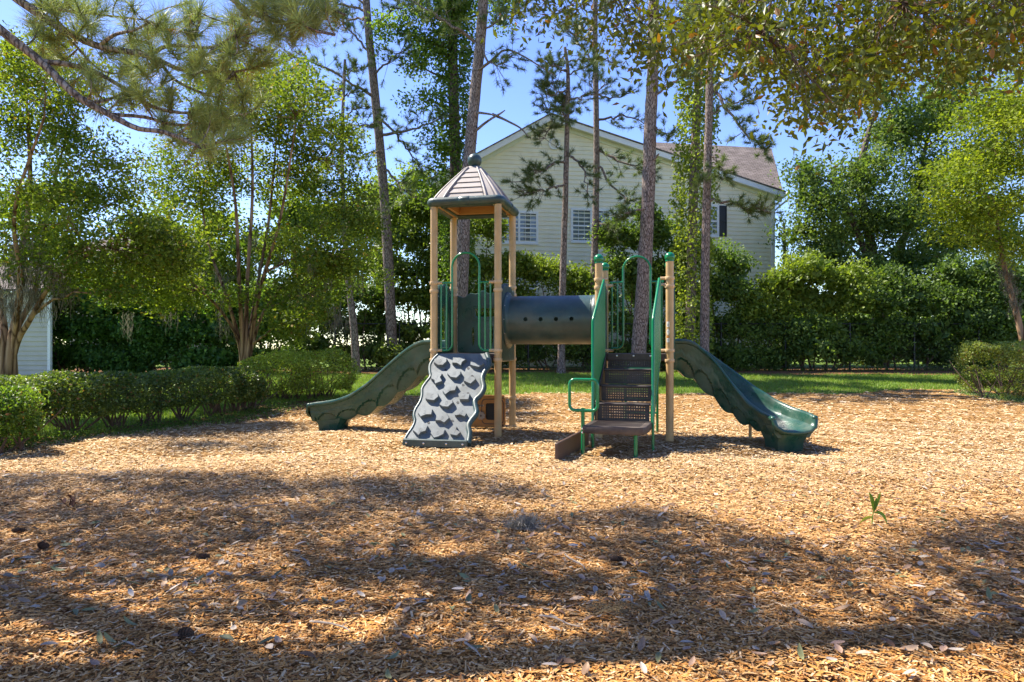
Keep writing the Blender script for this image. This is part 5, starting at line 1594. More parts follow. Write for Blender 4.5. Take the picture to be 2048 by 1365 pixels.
shrub('rounded sunlit shrub under the house windows above the tube', 1110, Yf + .8, [lobe(1080, 545, Yf + .8, 1.0, .55, 22), lobe(1150, 560, Yf + .8, .9, .5, 20), lobe(1040, 530, Yf + .6, .7, .6, 14)] + row(1040, 1190, (600,), Yf + .6, .8, .5, 18), VINE_L)
shrub('dark undergrowth on the fence below the tube bridge', 1120, Yf, row(1030, 1200, (655, 705), Yf, .8, .45, 13), VINE)
shrub('bushy green tree filling the gap behind the roofed tower', 960, Yf + .8, row(875, 975, (455,), Yf + .8, .85, .65, 17) + row(880, 1040, (530, 590), Yf + .8, .85, .6, 19) + row(900, 1030, (650, 705), Yf + .3, .8, .5, 12), VINE_L)
shrub('green tree behind the left slide top', 830, Yf + .6, row(775, 900, (420, 480, 540, 600), Yf + .8, .85, .65, 15) + row(770, 890, (655, 705), Yf + .1, .8, .45, 11), ((.05, .09, .018), (.19, .24, .045)))
shrub('shaded undergrowth by the thin pine on the left', 690, Yf, row(600, 780, (590, 645, 695), Yf + .3, .8, .55, 15), VINE)
# left: vine wall behind the crape myrtles
shrub('dark green ivy bank behind the hedge near the grey building', 180, 24.0, row(105, 270, (600, 655, 710), 24.0, .8, .5, 22), ((.022, .07, .02), (.10, .19, .035)))
shrub('dark green ivy bank behind the hedge under the moss strands', 350, 24.5, row(275, 470, (615, 665, 712), 24.5, .8, .5, 20), ((.022, .07, .02), (.11, .20, .035)))
shrub('dark ivy bank left of the thin pine', 540, 25.0, row(475, 610, (600, 660, 712), 25.0, .8, .5, 15), VINE)
def bgtree(label, px, Y, lobes, pal, trunk=.16, leaf=(.18, .11), npc=95, sig=(.46, .46, .32)):
    b = base_at(px, Y)
    c = np.mean([l[0] for l in lobes], 0)
    st = [([b, (b + c) / 2 + RNG.normal(0, .2, 3), c + (0, 0, .8)], trunk, .05), ([b + (.2, .1, 0), (b * .5 + lobes[0][0] * .5), lobes[0][0]], trunk * .7, .04)]
    return make_tree('broadleaf_tree', label, 'tree', st, lobes, m_oak, m_leaf, leaf, npc, sig, pal, up=.5, twig=.012, core=5)
bgtree('light green tree rising behind the left pine trunk', 760, 33, [lobe(760, 400, 33, 1.5, 1.0, 24), lobe(820, 440, 33, 1.4, .9, 22), lobe(700, 450, 33, 1.5, 1.0, 24), lobe(760, 520, 32.5, 1.6, 1.0, 24), lobe(680, 560, 32.5, 1.5, 1.0, 22), lobe(830, 360, 33.5, 1.0, .6, 10)], ((.06, .11, .018), (.22, .27, .05)))
bgtree('yellowish tree behind the many stemmed crape myrtle', 590, 30, [lobe(590, 420, 30, 1.4, 1.0, 18), lobe(520, 500, 30, 1.4, .9, 18), lobe(640, 540, 30, 1.4, .9, 20), lobe(560, 590, 29.5, 1.4, .7, 20), lobe(640, 440, 30, 1.2, .8, 14)], ((.055, .10, .015), (.20, .25, .04)))
bgtree('yellow green tree in front of the pinkish house', 250, 32, [lobe(230, 590, 32, 1.5, .8, 24), lobe(310, 570, 32, 1.5, .8, 24), lobe(160, 580, 32, 1.4, .8, 20), lobe(380, 590, 32, 1.4, .8, 22), lobe(300, 620, 31.5, 1.6, .6, 20), lobe(430, 610, 31, 1.2, .8, 18)], ((.09, .14, .015), (.30, .34, .045)))
bgtree('thin pale sapling beside the right house corner', 1565, 33, [lobe(1568, 480, 33, .6, .6, 8), lobe(1560, 440, 33, .4, .4, 4), lobe(1575, 520, 33, .5, .5, 5)], ((.12, .14, .03), (.30, .30, .08)), trunk=.04, leaf=(.10, .05), npc=16, sig=(.3, .3, .25))
bgtree('tall light tree behind the gap between the two left crape myrtles', 420, 31, [lobe(330, 470, 31, 1.3, .9, 12), lobe(420, 520, 31, 1.4, .9, 18), lobe(480, 560, 31, 1.4, .8, 16), lobe(440, 440, 31, 1.1, .9, 9)], ((.06, .10, .015), (.22, .27, .045)))
bgtree('distant tree at the far left above the grey building', 60, 34, [lobe(40, 420, 34, 1.8, 1.3, 20), lobe(110, 480, 34, 1.6, 1.0, 18), lobe(30, 540, 34, 1.8, 1.0, 18), lobe(140, 380, 34, 1.2, .8, 8)], ((.06, .11, .015), (.22, .27, .04)))

for q, (px, Y, py) in enumerate(((1560, 46, 640), (1660, 44, 630), (1760, 46, 625), (1860, 45, 640), (1960, 44, 625), (2070, 45, 620), (120, 46, 620), (30, 44, 600), (470, 46, 600), (380, 50, 610))):
    side = 'right' if px > 1000 else 'left'
    bgtree('far %s tree, number %s from the picture edge, low behind the fence' % (side, ['one', 'two', 'three', 'four', 'five', 'six'][[5, 4, 3, 2, 1, 0, 1, 0, 3, 2][q]]), px, Y,
           [lobe(px + RNG.normal(0, 12), py, Y, 2.2, 1.2, 16), lobe(px - 40, py + 40, Y, 1.9, 1.1, 14), lobe(px + 40, py + 40, Y, 1.9, 1.1, 14)], OK_PAL, trunk=.14, leaf=(.28, .18), npc=60, sig=(.6, .6, .45))

# --- clipped hedges
m_hedge = leafmat('hedge_leaf', .42, rough=.42, spec=.4)
def hedge(name, label, path, half, zlo, zhi, nleaf, pal, leaf=(.058, .036), stems=20, roundness=3.0, taper=1.0):
    P = smooth_path(path, 80)
    d = np.r_[0, np.cumsum(np.linalg.norm(np.diff(P, axis=0), axis=1))]
    org = np.array([P[40][0], P[40][1], float(gz(P[40][1]))])
    root = empty(name, org, 0, label, 'hedge')
    T = np.gradient(P, axis=0); T /= np.linalg.norm(T, axis=1)[:, None]; N = np.stack([-T[:, 1], T[:, 0], 0 * T[:, 0]], -1)
    def sample(n, lo=.72, hi=1.04, expo=.5):
        k = RNG.integers(0, 80, n)
        th = RNG.uniform(-.55 * math.pi * .5, math.pi + .55 * math.pi * .5, n)
        c, s = np.cos(th), np.sin(th)
        ex = 2 / roundness
        rr = lo + (hi - lo) * RNG.random(n) ** expo
        lump = 1 + .07 * np.sin(d[k] * 2.3 + th * 2) + .06 * np.sin(d[k] * 6.3 + th * 5) + RNG.normal(0, .035, n)
        x = np.sign(c) * np.abs(c) ** ex * half * rr * lump
        zc, zr = (zlo + zhi) / 2, (zhi - zlo) / 2
        z = zc + np.sign(s) * np.abs(s) ** ex * zr * rr * lump
        endt = np.clip(np.minimum(k, 79 - k) / 5., .0, 1) ** .5
        x = x * (.5 + .5 * endt); z = zlo + (z - zlo) * (.55 + .45 * endt)
        C = P[k] + N[k] * x[:, None] + T[k] * RNG.normal(0, .06, (n, 1))
        return np.stack([C[:, 0], C[:, 1], gz(C[:, 1]) + z], -1), rr, np.stack([N[k][:, 0] * x, N[k][:, 1] * x, z - zc], -1), d[k]
    C, rr, out, dd = sample(nleaf)
    out /= np.linalg.norm(out, axis=1)[:, None] + 1e-9
    V, Fq = leaf_quads(C, leaf[0], leaf[1], .5, out * .8)
    patch = .5 + .3 * np.sin(dd * 2.3 + C[:, 2] * 5) + .2 * np.sin(C[:, 0] * 9 + C[:, 1] * 7)
    col = leaf_cols(nleaf, np.clip(patch * RNG.random(nleaf) * 1.5, 0, 1), pal, ((.30, .16, .05), .035))
    MB().add(V, Fq, np.repeat(col, 4, 0)).build('foliage', m_hedge, root, org, kind='stuff')
    for q in range(stems):
        k = int((q + .5) / stems * 79 + RNG.normal(0, 1)); k = min(max(k, 1), 78)
        b = P[k] + N[k] * RNG.normal(0, half * .18); b[2] = gz(b[1]) - .05
        mb = MB()
        for r_ in range(RNG.integers(4, 8)):
            e, _, _, _ = sample(1)
            e = P[k] + N[k] * RNG.uniform(-1, 1) * half * .8 + T[k] * RNG.normal(0, .28); e[2] = gz(e[1]) + zlo + RNG.uniform(.15, .8) * (zhi - zlo)
            m_ = (b + e) / 2 + RNG.normal(0, .06, 3)
            mb.add(*tube(bez(b + RNG.normal(0, .02, 3) * (1, 1, 0), m_, e, 6), np.linspace(RNG.uniform(.012, .024), .006, 6), 5))
        mb.build('stem', m_twig, root, org, smooth=60)
    return root
HP = ((.03, .06, .015), (.17, .22, .045))
hp = np.c_[HEDGE - np.array([.95, -.25]), np.zeros(len(HEDGE))]
hedge('hedge', 'long clipped hedge with bare stems along the left side of the mulch', hp[:-1] if False else np.r_[hp[:-1], [[-5.55, 15.2, 0]]], .78, .24, .96, 52000, HP, stems=24, roundness=2.5)
hedge('hedge', 'rounded sunlit hedge behind the end of the left slide', [(-6.2, 17.6, 0), (-5.6, 17.3, 0), (-4.95, 17.5, 0), (-4.6, 18.0, 0)], .95, .10, 1.16, 24000, ((.10, .145, .018), (.40, .46, .07)), leaf=(.055, .034), stems=9, roundness=2.4)
hedge('hedge', 'boxy clipped hedge at the right edge of the mulch', [(11.9, 17.6, 0), (13.2, 17.9, 0), (14.6, 18.3, 0), (17, 19, 0)], 1.05, .08, 1.36, 42000, ((.07, .10, .02), (.26, .30, .06)), leaf=(.055, .034), stems=12, roundness=4)
hedge('shrub_mound', 'small light green bush at the near end of the left hedge', [(-7.5, 8.9, 0), (-6.95, 9.25, 0), (-6.5, 9.6, 0)], .45, .15, .86, 9000, ((.05, .10, .014), (.20, .28, .04)), leaf=(.06, .03), stems=4, roundness=2.2)
# low weeds along the hedge foot
def weeds(name, label, pts, n, h, pal):
    C = np.array(pts)[RNG.integers(0, len(pts), n)] + np.stack([RNG.normal(0, .22, n), RNG.normal(0, .2, n), 0 * np.arange(n)], -1)
    C[:, 2] = gz(C[:, 1]) + np.abs(RNG.normal(0, h, n)) + .01
    V, Fq = leaf_quads(C, .05, .022, .6)
    tag(MB().add(V, Fq, np.repeat(leaf_cols(n, RNG.random(n), pal), 4, 0)).build(name, m_leaf, kind='stuff'), label)
wp = smooth_path(np.c_[HEDGE + np.array([-.25, 0]), np.zeros(len(HEDGE))], 60)
weeds('ground_cover', 'low weeds and leaves along the foot of the left hedge', wp, 5200, .06, ((.03, .07, .015), (.13, .2, .04)))
weeds('ground_cover', 'pale clover patch at the foot of the right hedge', [grd(x, y) for x, y in ((1960, 792), (1990, 796), (2020, 800), (2045, 803), (1935, 788), (2080, 806))], 3200, .05, ((.10, .17, .07), (.26, .36, .17)))
weeds('ground_cover', 'ivy creeping at the foot of the back fence', [(x, 26.0, 0) for x in np.arange(-6, 18, .4)], 9000, .10, ((.03, .07, .015), (.12, .19, .04)))
# ------------------------------------------------------------------ overhanging near trees
def crown_from_clusters(root, org, trunk, clusters, nlobe, leaf, npc, sig, pal, leafm, r_limb=.07, up=.3, rare=None, twig=.006, hang=False):
    """limbs run from the trunk to LOBE centres, twigs on to each cluster"""
    C = np.asarray(clusters); n = len(C)
    P = smooth_path(trunk, 40)
    lc = C[RNG.choice(n, nlobe, replace=False)]
    for _ in range(6):
        own = np.linalg.norm(C[:, None] - lc[None], axis=2).argmin(1)
        lc = np.array([C[own == k].mean(0) if (own == k).any() else lc[k] for k in range(nlobe)])
    bb = MB()
    for k in range(nlobe):
        dv = lc[k] - P; dist = np.linalg.norm(dv, axis=1)
        j = int(np.argmin(dist + (0 if hang else np.where(dv[:, 2] < .25 * dist, 1.5 * (.25 * dist - dv[:, 2]), 0))))
        if hang: j = max(j, 18)
        L = dist[j]
        mid = P[j] + (lc[k] - P[j]) * .5 + np.array([0, 0, .12 * L])
        lim = bez(P[j], mid, lc[k] + (0, 0, .15), 12) + np.r_[np.zeros((1, 3)), RNG.normal(0, .012 * L, (11, 3))]
        bb.add(*tube(lim, np.linspace(r_limb, .012 if not hang else .007, 12), 6, cap=False))
        for c in C[own == k]:
            a = lim[np.linalg.norm(lim[5:] - c, axis=1).argmin() + 5]
            m_ = (a + c) / 2 + RNG.normal(0, .08, 3) + (0, 0, .05)
            bb.add(*tube(bez(a, m_, c, 5), np.linspace(twig, twig * .4, 5), 4, cap=False))
    bb.build('branches', m_twig, root, org, smooth=60, kind='stuff')
    cnt = RNG.poisson(npc, n)
    CC = np.repeat(C, cnt, 0); tone = np.repeat(RNG.random(n), cnt)
    CC = CC + RNG.normal(0, 1, CC.shape) * np.asarray(sig)
    dirs = unit(len(CC)) + np.array([0, 0, -.7])
    return CC, tone, dirs

# --- oak overhead on the right: leaves hang into the top of the view
OKN = ((.030, .046, .008), (.130, .150, .02))
m_oakl = leafmat('oak_leaf', .34, rough=.45, spec=.3, tint=(1.4, 1.35, .3))
m_oaks = leafmat('oak_leaf_dense', .12, rough=.5, spec=.25, tint=(1.2, 1.1, .6))
otr = [np.array((6.8, 4.2, -.1)), np.array((6.7, 4.3, 2.0)), np.array((6.2, 4.4, 4.2)), np.array((5.0, 4.6, 6.0)), np.array((3.0, 5.4, 6.9)), np.array((.9, 6.0, 7.3))]
oorg = otr[0]
oak = empty('oak_tree', oorg, 0, 'oak with olive leaves hanging over the top right from outside the frame', 'tree')
Po = smooth_path(otr, 30)
MB().add(*tube(Po, np.linspace(.30, .10, 30), 14, jitter=.06)).build('trunk', m_oak, oak, oorg, smooth=60)
bx = [1040, 1090, 1130, 1180, 1250, 1330, 1390, 1450, 1500, 1560, 1600, 1660, 1720, 1760, 1850, 1950, 2048, 2200]
by_ = [55, 70, 35, 60, 85, 150, 115, 115, 95, 150, 222, 240, 210, 130, 110, 130, 115, 100]
cl = []
while len(cl) < 800:
    px = RNG.uniform(1050, 2200) if RNG.random() < .55 else RNG.uniform(1450, 2100); lim_ = np.interp(px, bx, by_)
    py = lim_ - RNG.exponential(105)
    if py < -420: continue
    Y = RNG.uniform(4.3, 7.2) if px > 1300 else RNG.uniform(5, 7.4)
    cl.append(pix(px, py, Y))
cl = np.array(cl)
CC, tone, dirs = crown_from_clusters(oak, oorg, otr, cl, 22, None, 25, (.15, .15, .13), OKN, m_leaf, r_limb=.022, twig=.004, hang=True)
V, Fq = leaf_quads(CC, .070, .031, .35, dirs)
cols = leaf_cols(len(CC), tone, OKN, ((.24, .12, .03), .05))
pxy = np.stack([1024 + FPX * CC[:, 0] / CC[:, 1], YH - FPX * (CC[:, 2] - HC) / CC[:, 1]], -1)
vis = (pxy[:, 0] > 1000) & (pxy[:, 0] < 2048) & (pxy[:, 1] > 5)
idx = np.where(vis)[0]; idx = idx[np.argsort(CC[idx, 1] + RNG.normal(0, .4, len(idx)))][:280]
rest = np.ones(len(CC), bool); rest[idx] = False
Vq = V.reshape(-1, 4, 3)
MB().add(Vq[rest].reshape(-1, 3), np.arange(rest.sum() * 4).reshape(-1, 4), np.repeat(cols[rest], 4, 0)).build('crown', m_oakl, oak, oorg, kind='stuff')
for q in idx:          # the nearest leaves one by one, with a midrib fold and a rounded tip
    b, s1, t, s2 = Vq[q]; ax = t - b; sd = (s1 - s2) / 2; c = (s1 + s2) / 2
    mid0, mid1 = b + ax * .33, b + ax * .72
    dn = np.cross(ax, sd); dn = dn / np.linalg.norm(dn) * .004
    W = [b, mid0 - sd * .85, mid0 + dn, mid0 + sd * .85, mid1 - sd * .95, mid1 + dn, mid1 + sd * .95, t]
    MB().add(W, [np.array([[0, 2, 1], [0, 3, 2], [4, 5, 7], [5, 6, 7]]), np.array([[1, 2, 5, 4], [2, 3, 6, 5]])], cols[q]).build('leaf', m_oakl, oak, oorg, smooth=0)

# --- unseen oak left of the camera, crown shaped to cast chosen shade patches
def shaded(px, py):
    s = 0.0
    for (cx, cy, rx, ry, a) in SHADE:
        s = max(s, a * (1 - ((px - cx) / rx) ** 2 - ((py - cy) / ry) ** 2 > 0))
    for (cx, cy, rx, ry) in LIGHT:
        if ((px - cx) / rx) ** 2 + ((py - cy) / ry) ** 2 < 1: s *= .06
    return s
SHADE = [(250, 985, 420, 38, .75), (820, 985, 260, 34, .85), (560, 1010, 300, 30, .55), (150, 1030, 260, 30, .6), (350, 1080, 420, 45, .7), (800, 1050, 200, 40, .45), (500, 1160, 560, 60, .62), (150, 1200, 240, 60, .6),
         (700, 1250, 420, 70, .75), (250, 1310, 330, 80, .62), (1180, 1090, 330, 62, 1), (1420, 1130, 260, 60, 1), (1150, 1200, 420, 90, 1), (1650, 1220, 450, 110, .95), (1900, 1120, 260, 48, .9), (1100, 1330, 500, 80, .85), (1700, 1330, 560, 120, 1), (2000, 1060, 130, 28, .8), (1990, 1230, 240, 90, 1)]
LIGHT = [(1205, 1135, 75, 16), (1440, 1215, 130, 24), (480, 1100, 80, 16), (460, 1140, 100, 16), (180, 1225, 110, 34), (1120, 1345, 150, 30), (300, 1060, 60, 14), (960, 1150, 80, 14), (560, 1000, 70, 10), (1780, 1165, 150, 22), (980, 1010, 60, 10), (60, 1010, 60, 10), (860, 1200, 60, 16), (540, 1290, 80, 22), (1560, 1330, 60, 16)]
hd_ = SUN[:2] / SUN[2]
BP = np.array([pix(x, y, 5.6) for x, y in ((420, 90), (395, 30), (470, 130), (430, 180), (470, 215), (400, 235), (280, 170), (230, 120), (280, 45), (200, 25), (330, 130), (300, 210), (350, 60))])
BOUGH_SH = BP[:, :2] - hd_ * BP[:, 2:]
cl = []
tries = 0
while len(cl) < 560 and tries < 60000:
    tries += 1
    Y = 2.6 + 5.4 * math.sqrt(RNG.random()); px = RNG.uniform(-150, 2250)
    py = YH + HC * FPX / Y
    if RNG.random() > shaded(px, py): continue
    X = (px - 1024) / FPX * Y
    if np.min(np.hypot(BOUGH_SH[:, 0] - X, BOUGH_SH[:, 1] - Y)) < .42: continue
    h = 1.72 + .61 * Y + .75 + RNG.uniform(0, 2.2)
    cl.append((X + hd_[0] * h, Y + hd_[1] * h, h))
cl = np.array(cl)
str_ = [np.array((-10.5, 3.6, -.1)), np.array((-10.3, 3.8, 2.5)), np.array((-9.6, 4.4, 5.0)), np.array((-8.0, 5.2, 7.0)), np.array((-5.5, 6.2, 8.6)), np.array((-3.0, 6.8, 9.4))]
sorg = str_[0]
so_ = empty('oak_tree', sorg, 0, 'unseen oak left of the camera, crown shaped to shade the foreground mulch', 'tree')
Ps = smooth_path(str_, 30)
MB().add(*tube(Ps, np.linspace(.34, .10, 30), 14, jitter=.06)).build('trunk', m_oak, so_, sorg, smooth=60)
CC, tone, dirs = crown_from_clusters(so_, sorg, str_, cl, 30, None, 58, (.17, .17, .15), OKN, m_leaf, r_limb=.06)
V, Fq = leaf_quads(CC, .095, .042, .4, dirs)
k = CC[:, 2] > 1.4 + .498 * CC[:, 1] + .12          # stays above the view
k4 = np.repeat(k, 4)
MB().add(V[k4], np.arange(k4.sum()).reshape(-1, 4), np.repeat(leaf_cols(k.sum(), tone[k], OKN), 4, 0)).build('crown', m_oaks, so_, sorg, kind='stuff')

# --- pine boughs reaching in at the top left
Zp = 5.6
ptr = [np.array((-6.9, 5.9, -.1)), np.array((-6.8, 5.9, 2.5)), np.array((-6.6, 5.9, 6)), np.array((-6.5, 5.9, 9))]
porg = ptr[0]
np_ = empty('pine_tree', porg, 0, 'pine with long needled boughs reaching in at the top left', 'pine tree')
MB().add(*tube(smooth_path(ptr, 24), np.linspace(.24, .12, 24), 14, jitter=.06)).build('trunk', m_pine, np_, porg, smooth=60)
def pb(*pts): return [pix(x, y, Zp + dz) for x, y, dz in pts]
BR = [([np.array((-6.65, 5.9, 4.9))] + pb((-150, -60, .2), (0, 60, 0), (81, 123, 0), (151, 190, -.1), (218, 229, -.1), (274, 257, -.2), (330, 265, -.2), (395, 292, -.3)), .045, .012),
      ([np.array((-6.62, 5.9, 5.6))] + pb((-100, -90, .3), (46, 7, .2), (123, 58, .2), (197, 93, .1), (264, 105, .1), (316, 120, 0), (369, 141, 0), (468, 144, -.1)), .042, .012),
      (pb((81, 123, 0), (140, 130, .1), (190, 144, .2), (246, 176, .2), (300, 211, .1), (352, 225, 0), (390, 225, 0)), .024, .009),
      (pb((310, 105, 0), (327, 95, 0), (355, 91, -.1), (422, 95, -.2), (471, 70, -.3)), .018, .008), (pb((151, 190, -.1), (190, 205, 0), (240, 190, .1), (270, 165, .1)), .016, .008),
      (pb((197, 93, .1), (230, 70, 0), (270, 60, -.1), (300, 45, -.1)), .016, .008), (pb((370, 60, 0), (385, 75, 0), (400, 40, -.1), (398, 20, -.1)), .014, .007),
      ([np.array((-6.6, 5.9, 6.2))] + pb((200, -160, 0), (440, -20, -.4), (490, 20, -.4), (580, 50, -.5), (670, 70, -.6)), .035, .010), (pb((440, -20, -.4), (560, 5, -.3), (640, 10, -.4), (690, 30, -.5)), .016, .008),
      (pb((218, 229, -.1), (290, 235, 0), (350, 250, .1), (420, 245, .1), (480, 230, .1)), .016, .008), (pb((316, 120, 0), (350, 160, .1), (400, 185, .1), (450, 200, .1)), .015, .008), (pb((46, 7, .2), (120, 20, .3), (200, 30, .3), (290, 40, .2)), .014, .007),
      (pb((123, 58, .2), (150, 90, .3), (200, 140, .4), (260, 150, .4)), .012, .006)]
bb = MB(); nb = MB(); C, D, W8 = [], [], []
for pts, r0, r1 in BR:
    B = smooth_path(pts, 26); bb.add(*tube(B, np.linspace(r0, r1, 26), 8, jitter=.03))
def tuft_at(px, py, dz, n, sp):
    for _ in range(n):
        e = pix(px + RNG.normal(0, sp), py + RNG.normal(0, sp * .6), Zp + dz + RNG.normal(0, .22))
        # twig from the nearest bough
        best = None
        for pts, r0, r1 in BR:
            B = smooth_path(pts, 14)[4:]
            dd = np.linalg.norm(B - e, axis=1); k = dd.argmin()
            if best is None or dd[k] < best[0]: best = (dd[k], B[k])
        a = best[1]
        m_ = (a + e) / 2 + np.array([0, 0, -.06]) + RNG.normal(0, .04, 3)
        tw = bez(a, m_, e, 6); bb.add(*tube(tw, np.linspace(.007, .004, 6), 4, cap=False))
        td = tw[-1] - tw[-2] + np.array([.01, -.004, .012]); td /= np.linalg.norm(td)
        C.extend([e, e * .8 + tw[3] * .2]); D.extend([td, td])
for px, py, dz, n_, sp in ((420, 90, -.1, 12, 45), (395, 30, 0, 6, 30), (470, 130, -.1, 7, 40), (430, 180, 0, 6, 40), (470, 215, 0, 5, 30), (400, 235, 0, 6, 30), (280, 170, .2, 7, 40), (230, 120, .2, 5, 40), (280, 45, 0, 6, 30), (200, 25, .2, 5, 40), (330, 130, 0, 6, 30), (180, 50, .2, 4, 30), (300, 210, .1, 5, 30), (140, 20, .3, 4, 30),
                            (510, 20, -.4, 9, 35), (580, 25, -.5, 9, 40), (640, 30, -.5, 10, 30), (560, 60, -.4, 4, 25), (480, 60, -.2, 7, 35), (450, 270, 0, 5, 25), (90, 10, .3, 4, 40), (520, 110, 0, 5, 30), (60, 30, .3, 5, 40), (120, 90, .2, 5, 30), (180, 150, .1, 6, 30), (240, 200, .1, 5, 30), (340, 40, .1, 5, 35), (350, 260, 0, 6, 25), (420, 285, -.2, 4, 18), (250, 80, .3, 6, 40), (150, 60, .4, 5, 40)):
    tuft_at(px, py, dz, n_, sp)
nb.add(*needles(np.array(C), np.array(D), 66, .21, .0042, ((.15, .21, .075), (.46, .50, .20))))
low = [i for i in range(0, len(C), 3)]
nb.add(*needles(np.array(C)[low] - np.array(D)[low] * .10, np.array(D)[low], 16, .18, .0034, ((.26, .13, .035), (.42, .26, .09)), droop=.5))
bb.build('boughs', m_pine, np_, porg, smooth=60)
nb.build('needles', m_need, np_, porg, kind='stuff')
m_cone = M('pine_cone', (.10, .065, .045), rough=.8, var=.35, scale=60, spec=.2)
def cone_mesh(L=.085, r=.024):
    mb = MB().add(*sphere((0, 0, 0), 1, 10, 8, sc=(r * .75, r * .75, L / 2 * .92)))
    for k in range(90):
        t = (k + .5) / 90; z = (t - .5) * L; rad = r * (math.sin(math.pi * (t * .9 + .06)) ** .7)
        a = k * 2.39996
        o = np.array([math.cos(a), math.sin(a), 0]); sd = np.array([-math.sin(a), math.cos(a), 0]); up = np.array([0, 0, 1])
        b = o * rad * .6 + up * z; tip = o * rad * 1.12 + up * (z + L * .055)
        wv = r * .32
        mb.add([b - sd * wv * .6, b + sd * wv * .6, tip + sd * wv, tip - sd * wv, tip - up * L * .03 + o * .002], [np.array([[0, 1, 2, 3]]), np.array([[3, 2, 4]])])
    return mb
for px, py, dz in ((421, 300, -.2), (385, 228, 0)):
    o = cone_mesh(.10, .03).build('pine_cone', m_cone, None, smooth=0)
    o.location = pix(px, py, Zp + dz); o.parent = np_; o.location = Vector(pix(px, py, Zp + dz) - porg); o.rotation_euler = (2.6, .3, 0)
    MB().add(*tube([pix(px, py - 8, Zp + dz), pix(px - 4, py - 22, Zp + dz), pix(px - 14, py - 34, Zp + dz)], .005, 5)).build('cone_stalk', m_twig, np_, porg)

# ------------------------------------------------------------------ small things on the mulch
cm = None
for px, py, rz, lab in ((405, 1124, .2, 'pine cone lying in the dappled left middle of the mulch'), (1232, 1128, .1, 'pine cone lying in the shade right of centre'), (371, 1284, -.6, 'largest pine cone in the lower left foreground'),
                        (36, 1070, .5, 'small pine cone near the left edge of the mulch'), (86, 1101, -.2, 'dark pine cone near the left edge, nearer the camera')):
    if cm is None:
        o = cone_mesh().build('pine_cone', m_cone, None, smooth=0); cm = o.data
    else:
        o = bpy.data.objects.new('pine_cone', cm); COL.objects.link(o)
    g = grd(px, py); o.location = (g[0], g[1], g[2] + .035); o.rotation_euler = (math.pi / 2 + .1, 0, math.pi / 2 + rz)
    if px == 371: o.scale = (1.25, 1.25, 1.1)
    tag(o, lab, 'pine cone', 'pine cones on the mulch')
# clump of fallen moss
def moss_clump(px, py, w_, h_, n, lab, colr):
    g = grd(px, py); mb = MB()
    for _ in range(n):
        a = RNG.uniform(0, 6.28); p = g + np.array([RNG.normal(0, w_ * .4), RNG.normal(0, w_ * .22), RNG.uniform(.01, h_)])
        d1 = unit(1)[0] * .05; d2 = unit(1)[0] * .07
        P = bez(p, p + d1, p + d2, 5); P[:, 2] = np.maximum(P[:, 2], g[2] + .02)
        mb.add(*tube(P, .0016, 3, cap=False), col=np.array(colr) * RNG.uniform(.6, 1.3))
    o = mb.build('moss_clump', m_moss, None, org=g)
    return tag(o, lab, 'moss')
moss_clump(1046, 1060, .15, .07, 520, 'grey clump of fallen moss on the mulch at the shade edge', (.38, .34, .27))
moss_clump(1225, 1226, .16, .02, 110, 'brownish flattened moss strand in the foreground shade', (.36, .26, .13))
# green sprout
m_spr = leafmat('sprout_leaf', .4, rough=.35)
g = grd(1743, 1052)
sp = empty('sprout', g, 0, 'green sprout with long leaves growing from the sunny mulch', 'plant')
MB().add(*tube([g + (0, 0, -.02), g + (.008, 0, .07), g + (.018, 0, .12)], [.006, .005, .004], 6), col=(.26, .32, .08)).build('stem', m_spr, sp, g, smooth=60)
def long_leaf(p0, p1, p2, wd):
    P = bez(p0, p1, p2, 8); T = np.gradient(P, axis=0); T /= np.linalg.norm(T, axis=1)[:, None]
    s = np.cross(T, np.array([.2, -1, .1])); s /= np.linalg.norm(s, axis=1)[:, None]
    wv = wd * np.sin(np.linspace(.12, math.pi, 8)) ** .8
    nn = np.cross(s, T)
    V = np.concatenate([P - s * wv[:, None] + nn * wv[:, None] * .3, P, P + s * wv[:, None] + nn * wv[:, None] * .3]); i = np.arange(7)
    return V, np.concatenate([np.stack([r * 8 + i, r * 8 + i + 1, (r + 1) * 8 + i + 1, (r + 1) * 8 + i], -1) for r in (0, 1)])
t0 = g + (.018, 0, .12)
for p1, p2, wd in (((-.01, 0, .09), (-.045, -.01, .15), .018), ((.03, 0, .08), (.06, .01, .15), .014), ((.0, -.02, .06), (.005, -.03, .11), .016)):
    MB().add(*long_leaf(t0 - (0, 0, .01), t0 + p1, t0 + p2, wd), col=(.13, .22, .04)).build('blade', m_spr, sp, g, smooth=0)
MB().add(*long_leaf(g + (.02, 0, .10), g + (.09, 0, .13), g + (.125, 0, .01), .014), col=(.10, .18, .035)).build('blade', m_spr, sp, g, smooth=0)
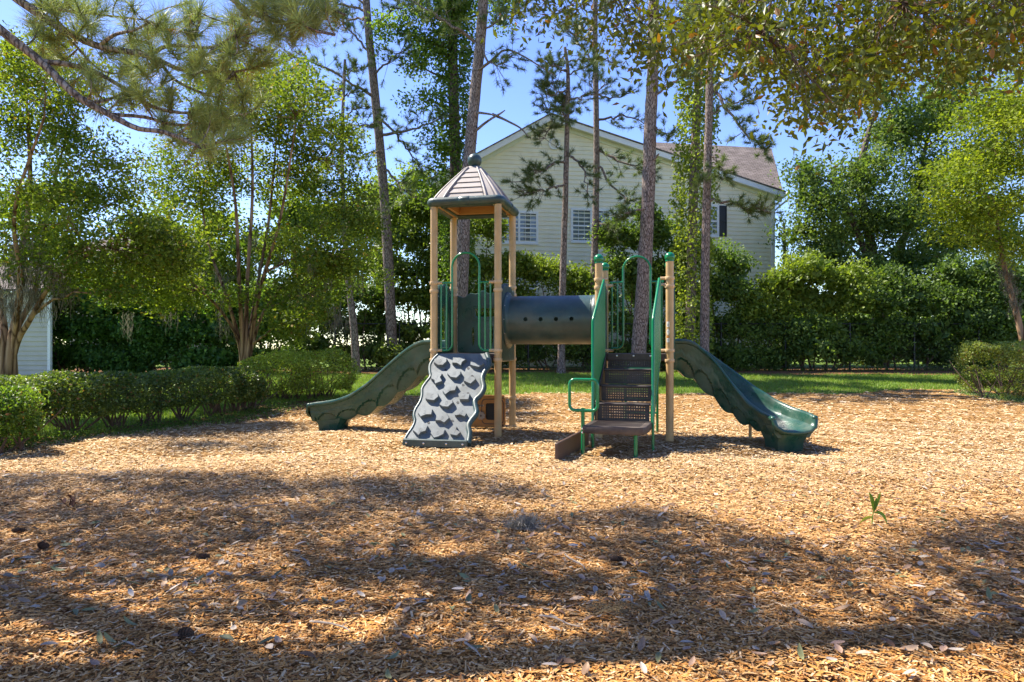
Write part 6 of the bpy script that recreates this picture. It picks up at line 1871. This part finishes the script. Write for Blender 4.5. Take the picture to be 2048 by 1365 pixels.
MB().add(*long_leaf(g + (.01, 0, .06), g + (-.04, -.01, .09), g + (-.11, -.02, .02), .012), col=(.24, .27, .05)).build('blade', m_spr, sp, g, smooth=0)
# dry sprig and twigs
g = grd(140, 1015)
mb = MB()
for q in range(9):
    mb.add(*tube(bez(g + (0, 0, 0), g + RNG.normal(0, .03, 3) + (0, 0, .06), g + RNG.normal(0, .06, 3) * (1, 1, .3) + (0, 0, .09), 5), [.004, .004, .003, .003, .002], 4))
    V, Fq = leaf_blade(.07, .03, .4, 3); mb.add(place(V, *(g + RNG.normal(0, .04, 3) * (1, 1, .4) + (0, 0, .06)), RNG.uniform(0, 6), RNG.normal(0, .6), RNG.normal(0, .6), 1), Fq)
tag(mb.build('dry_sprig', M('dry_sprig', (.16, .06, .025), rough=.8), None, org=g), 'small reddish brown dry sprig standing on the left mulch', 'sprig')
tw = [((620, 1255), (700, 1277), 'short twig among leaves left of the bottom centre'), ((1080, 1243), (1160, 1268), 'pale twig in the centre foreground shade'), ((1240, 1200), (1275, 1222), 'thin twig beside green leaf in the foreground'), ((570, 1052), (610, 1055), 'small grey twig in the middle of the left mulch'), ((1130, 1118), (1170, 1150), 'long thin twig near the right of centre pine cone'),
      ((1945, 1252), (2005, 1240), 'dark twig at the right foreground'), ((470, 1030), (555, 1015), 'pale straw stick in the left sunlit patch'), ((930, 1298), (962, 1330), 'light stick near the bottom centre left')]
for a, b, lab in tw:
    p0, p1 = grd(*a), grd(*b); p0[2] += .03; p1[2] += .035
    P = smooth_path([p0, p0 * .6 + p1 * .4 + RNG.normal(0, .012, 3) * (1, 1, .3) + (0, 0, .012), p0 * .3 + p1 * .7 + RNG.normal(0, .012, 3) * (1, 1, .3), p1], 14)
    mb = MB().add(*tube(P, np.linspace(.006, .003, 14), 6, jitter=.15)).add(*tube([P[8], P[8] + RNG.normal(0, .03, 3) * (1, 1, .2) + (0, 0, .015)], [.003, .002], 5))
    tag(mb.build('twig', M('dry_twig', (.30, .24, .18), rough=.85, var=.3, scale=30), None, org=p0), lab, 'twig')
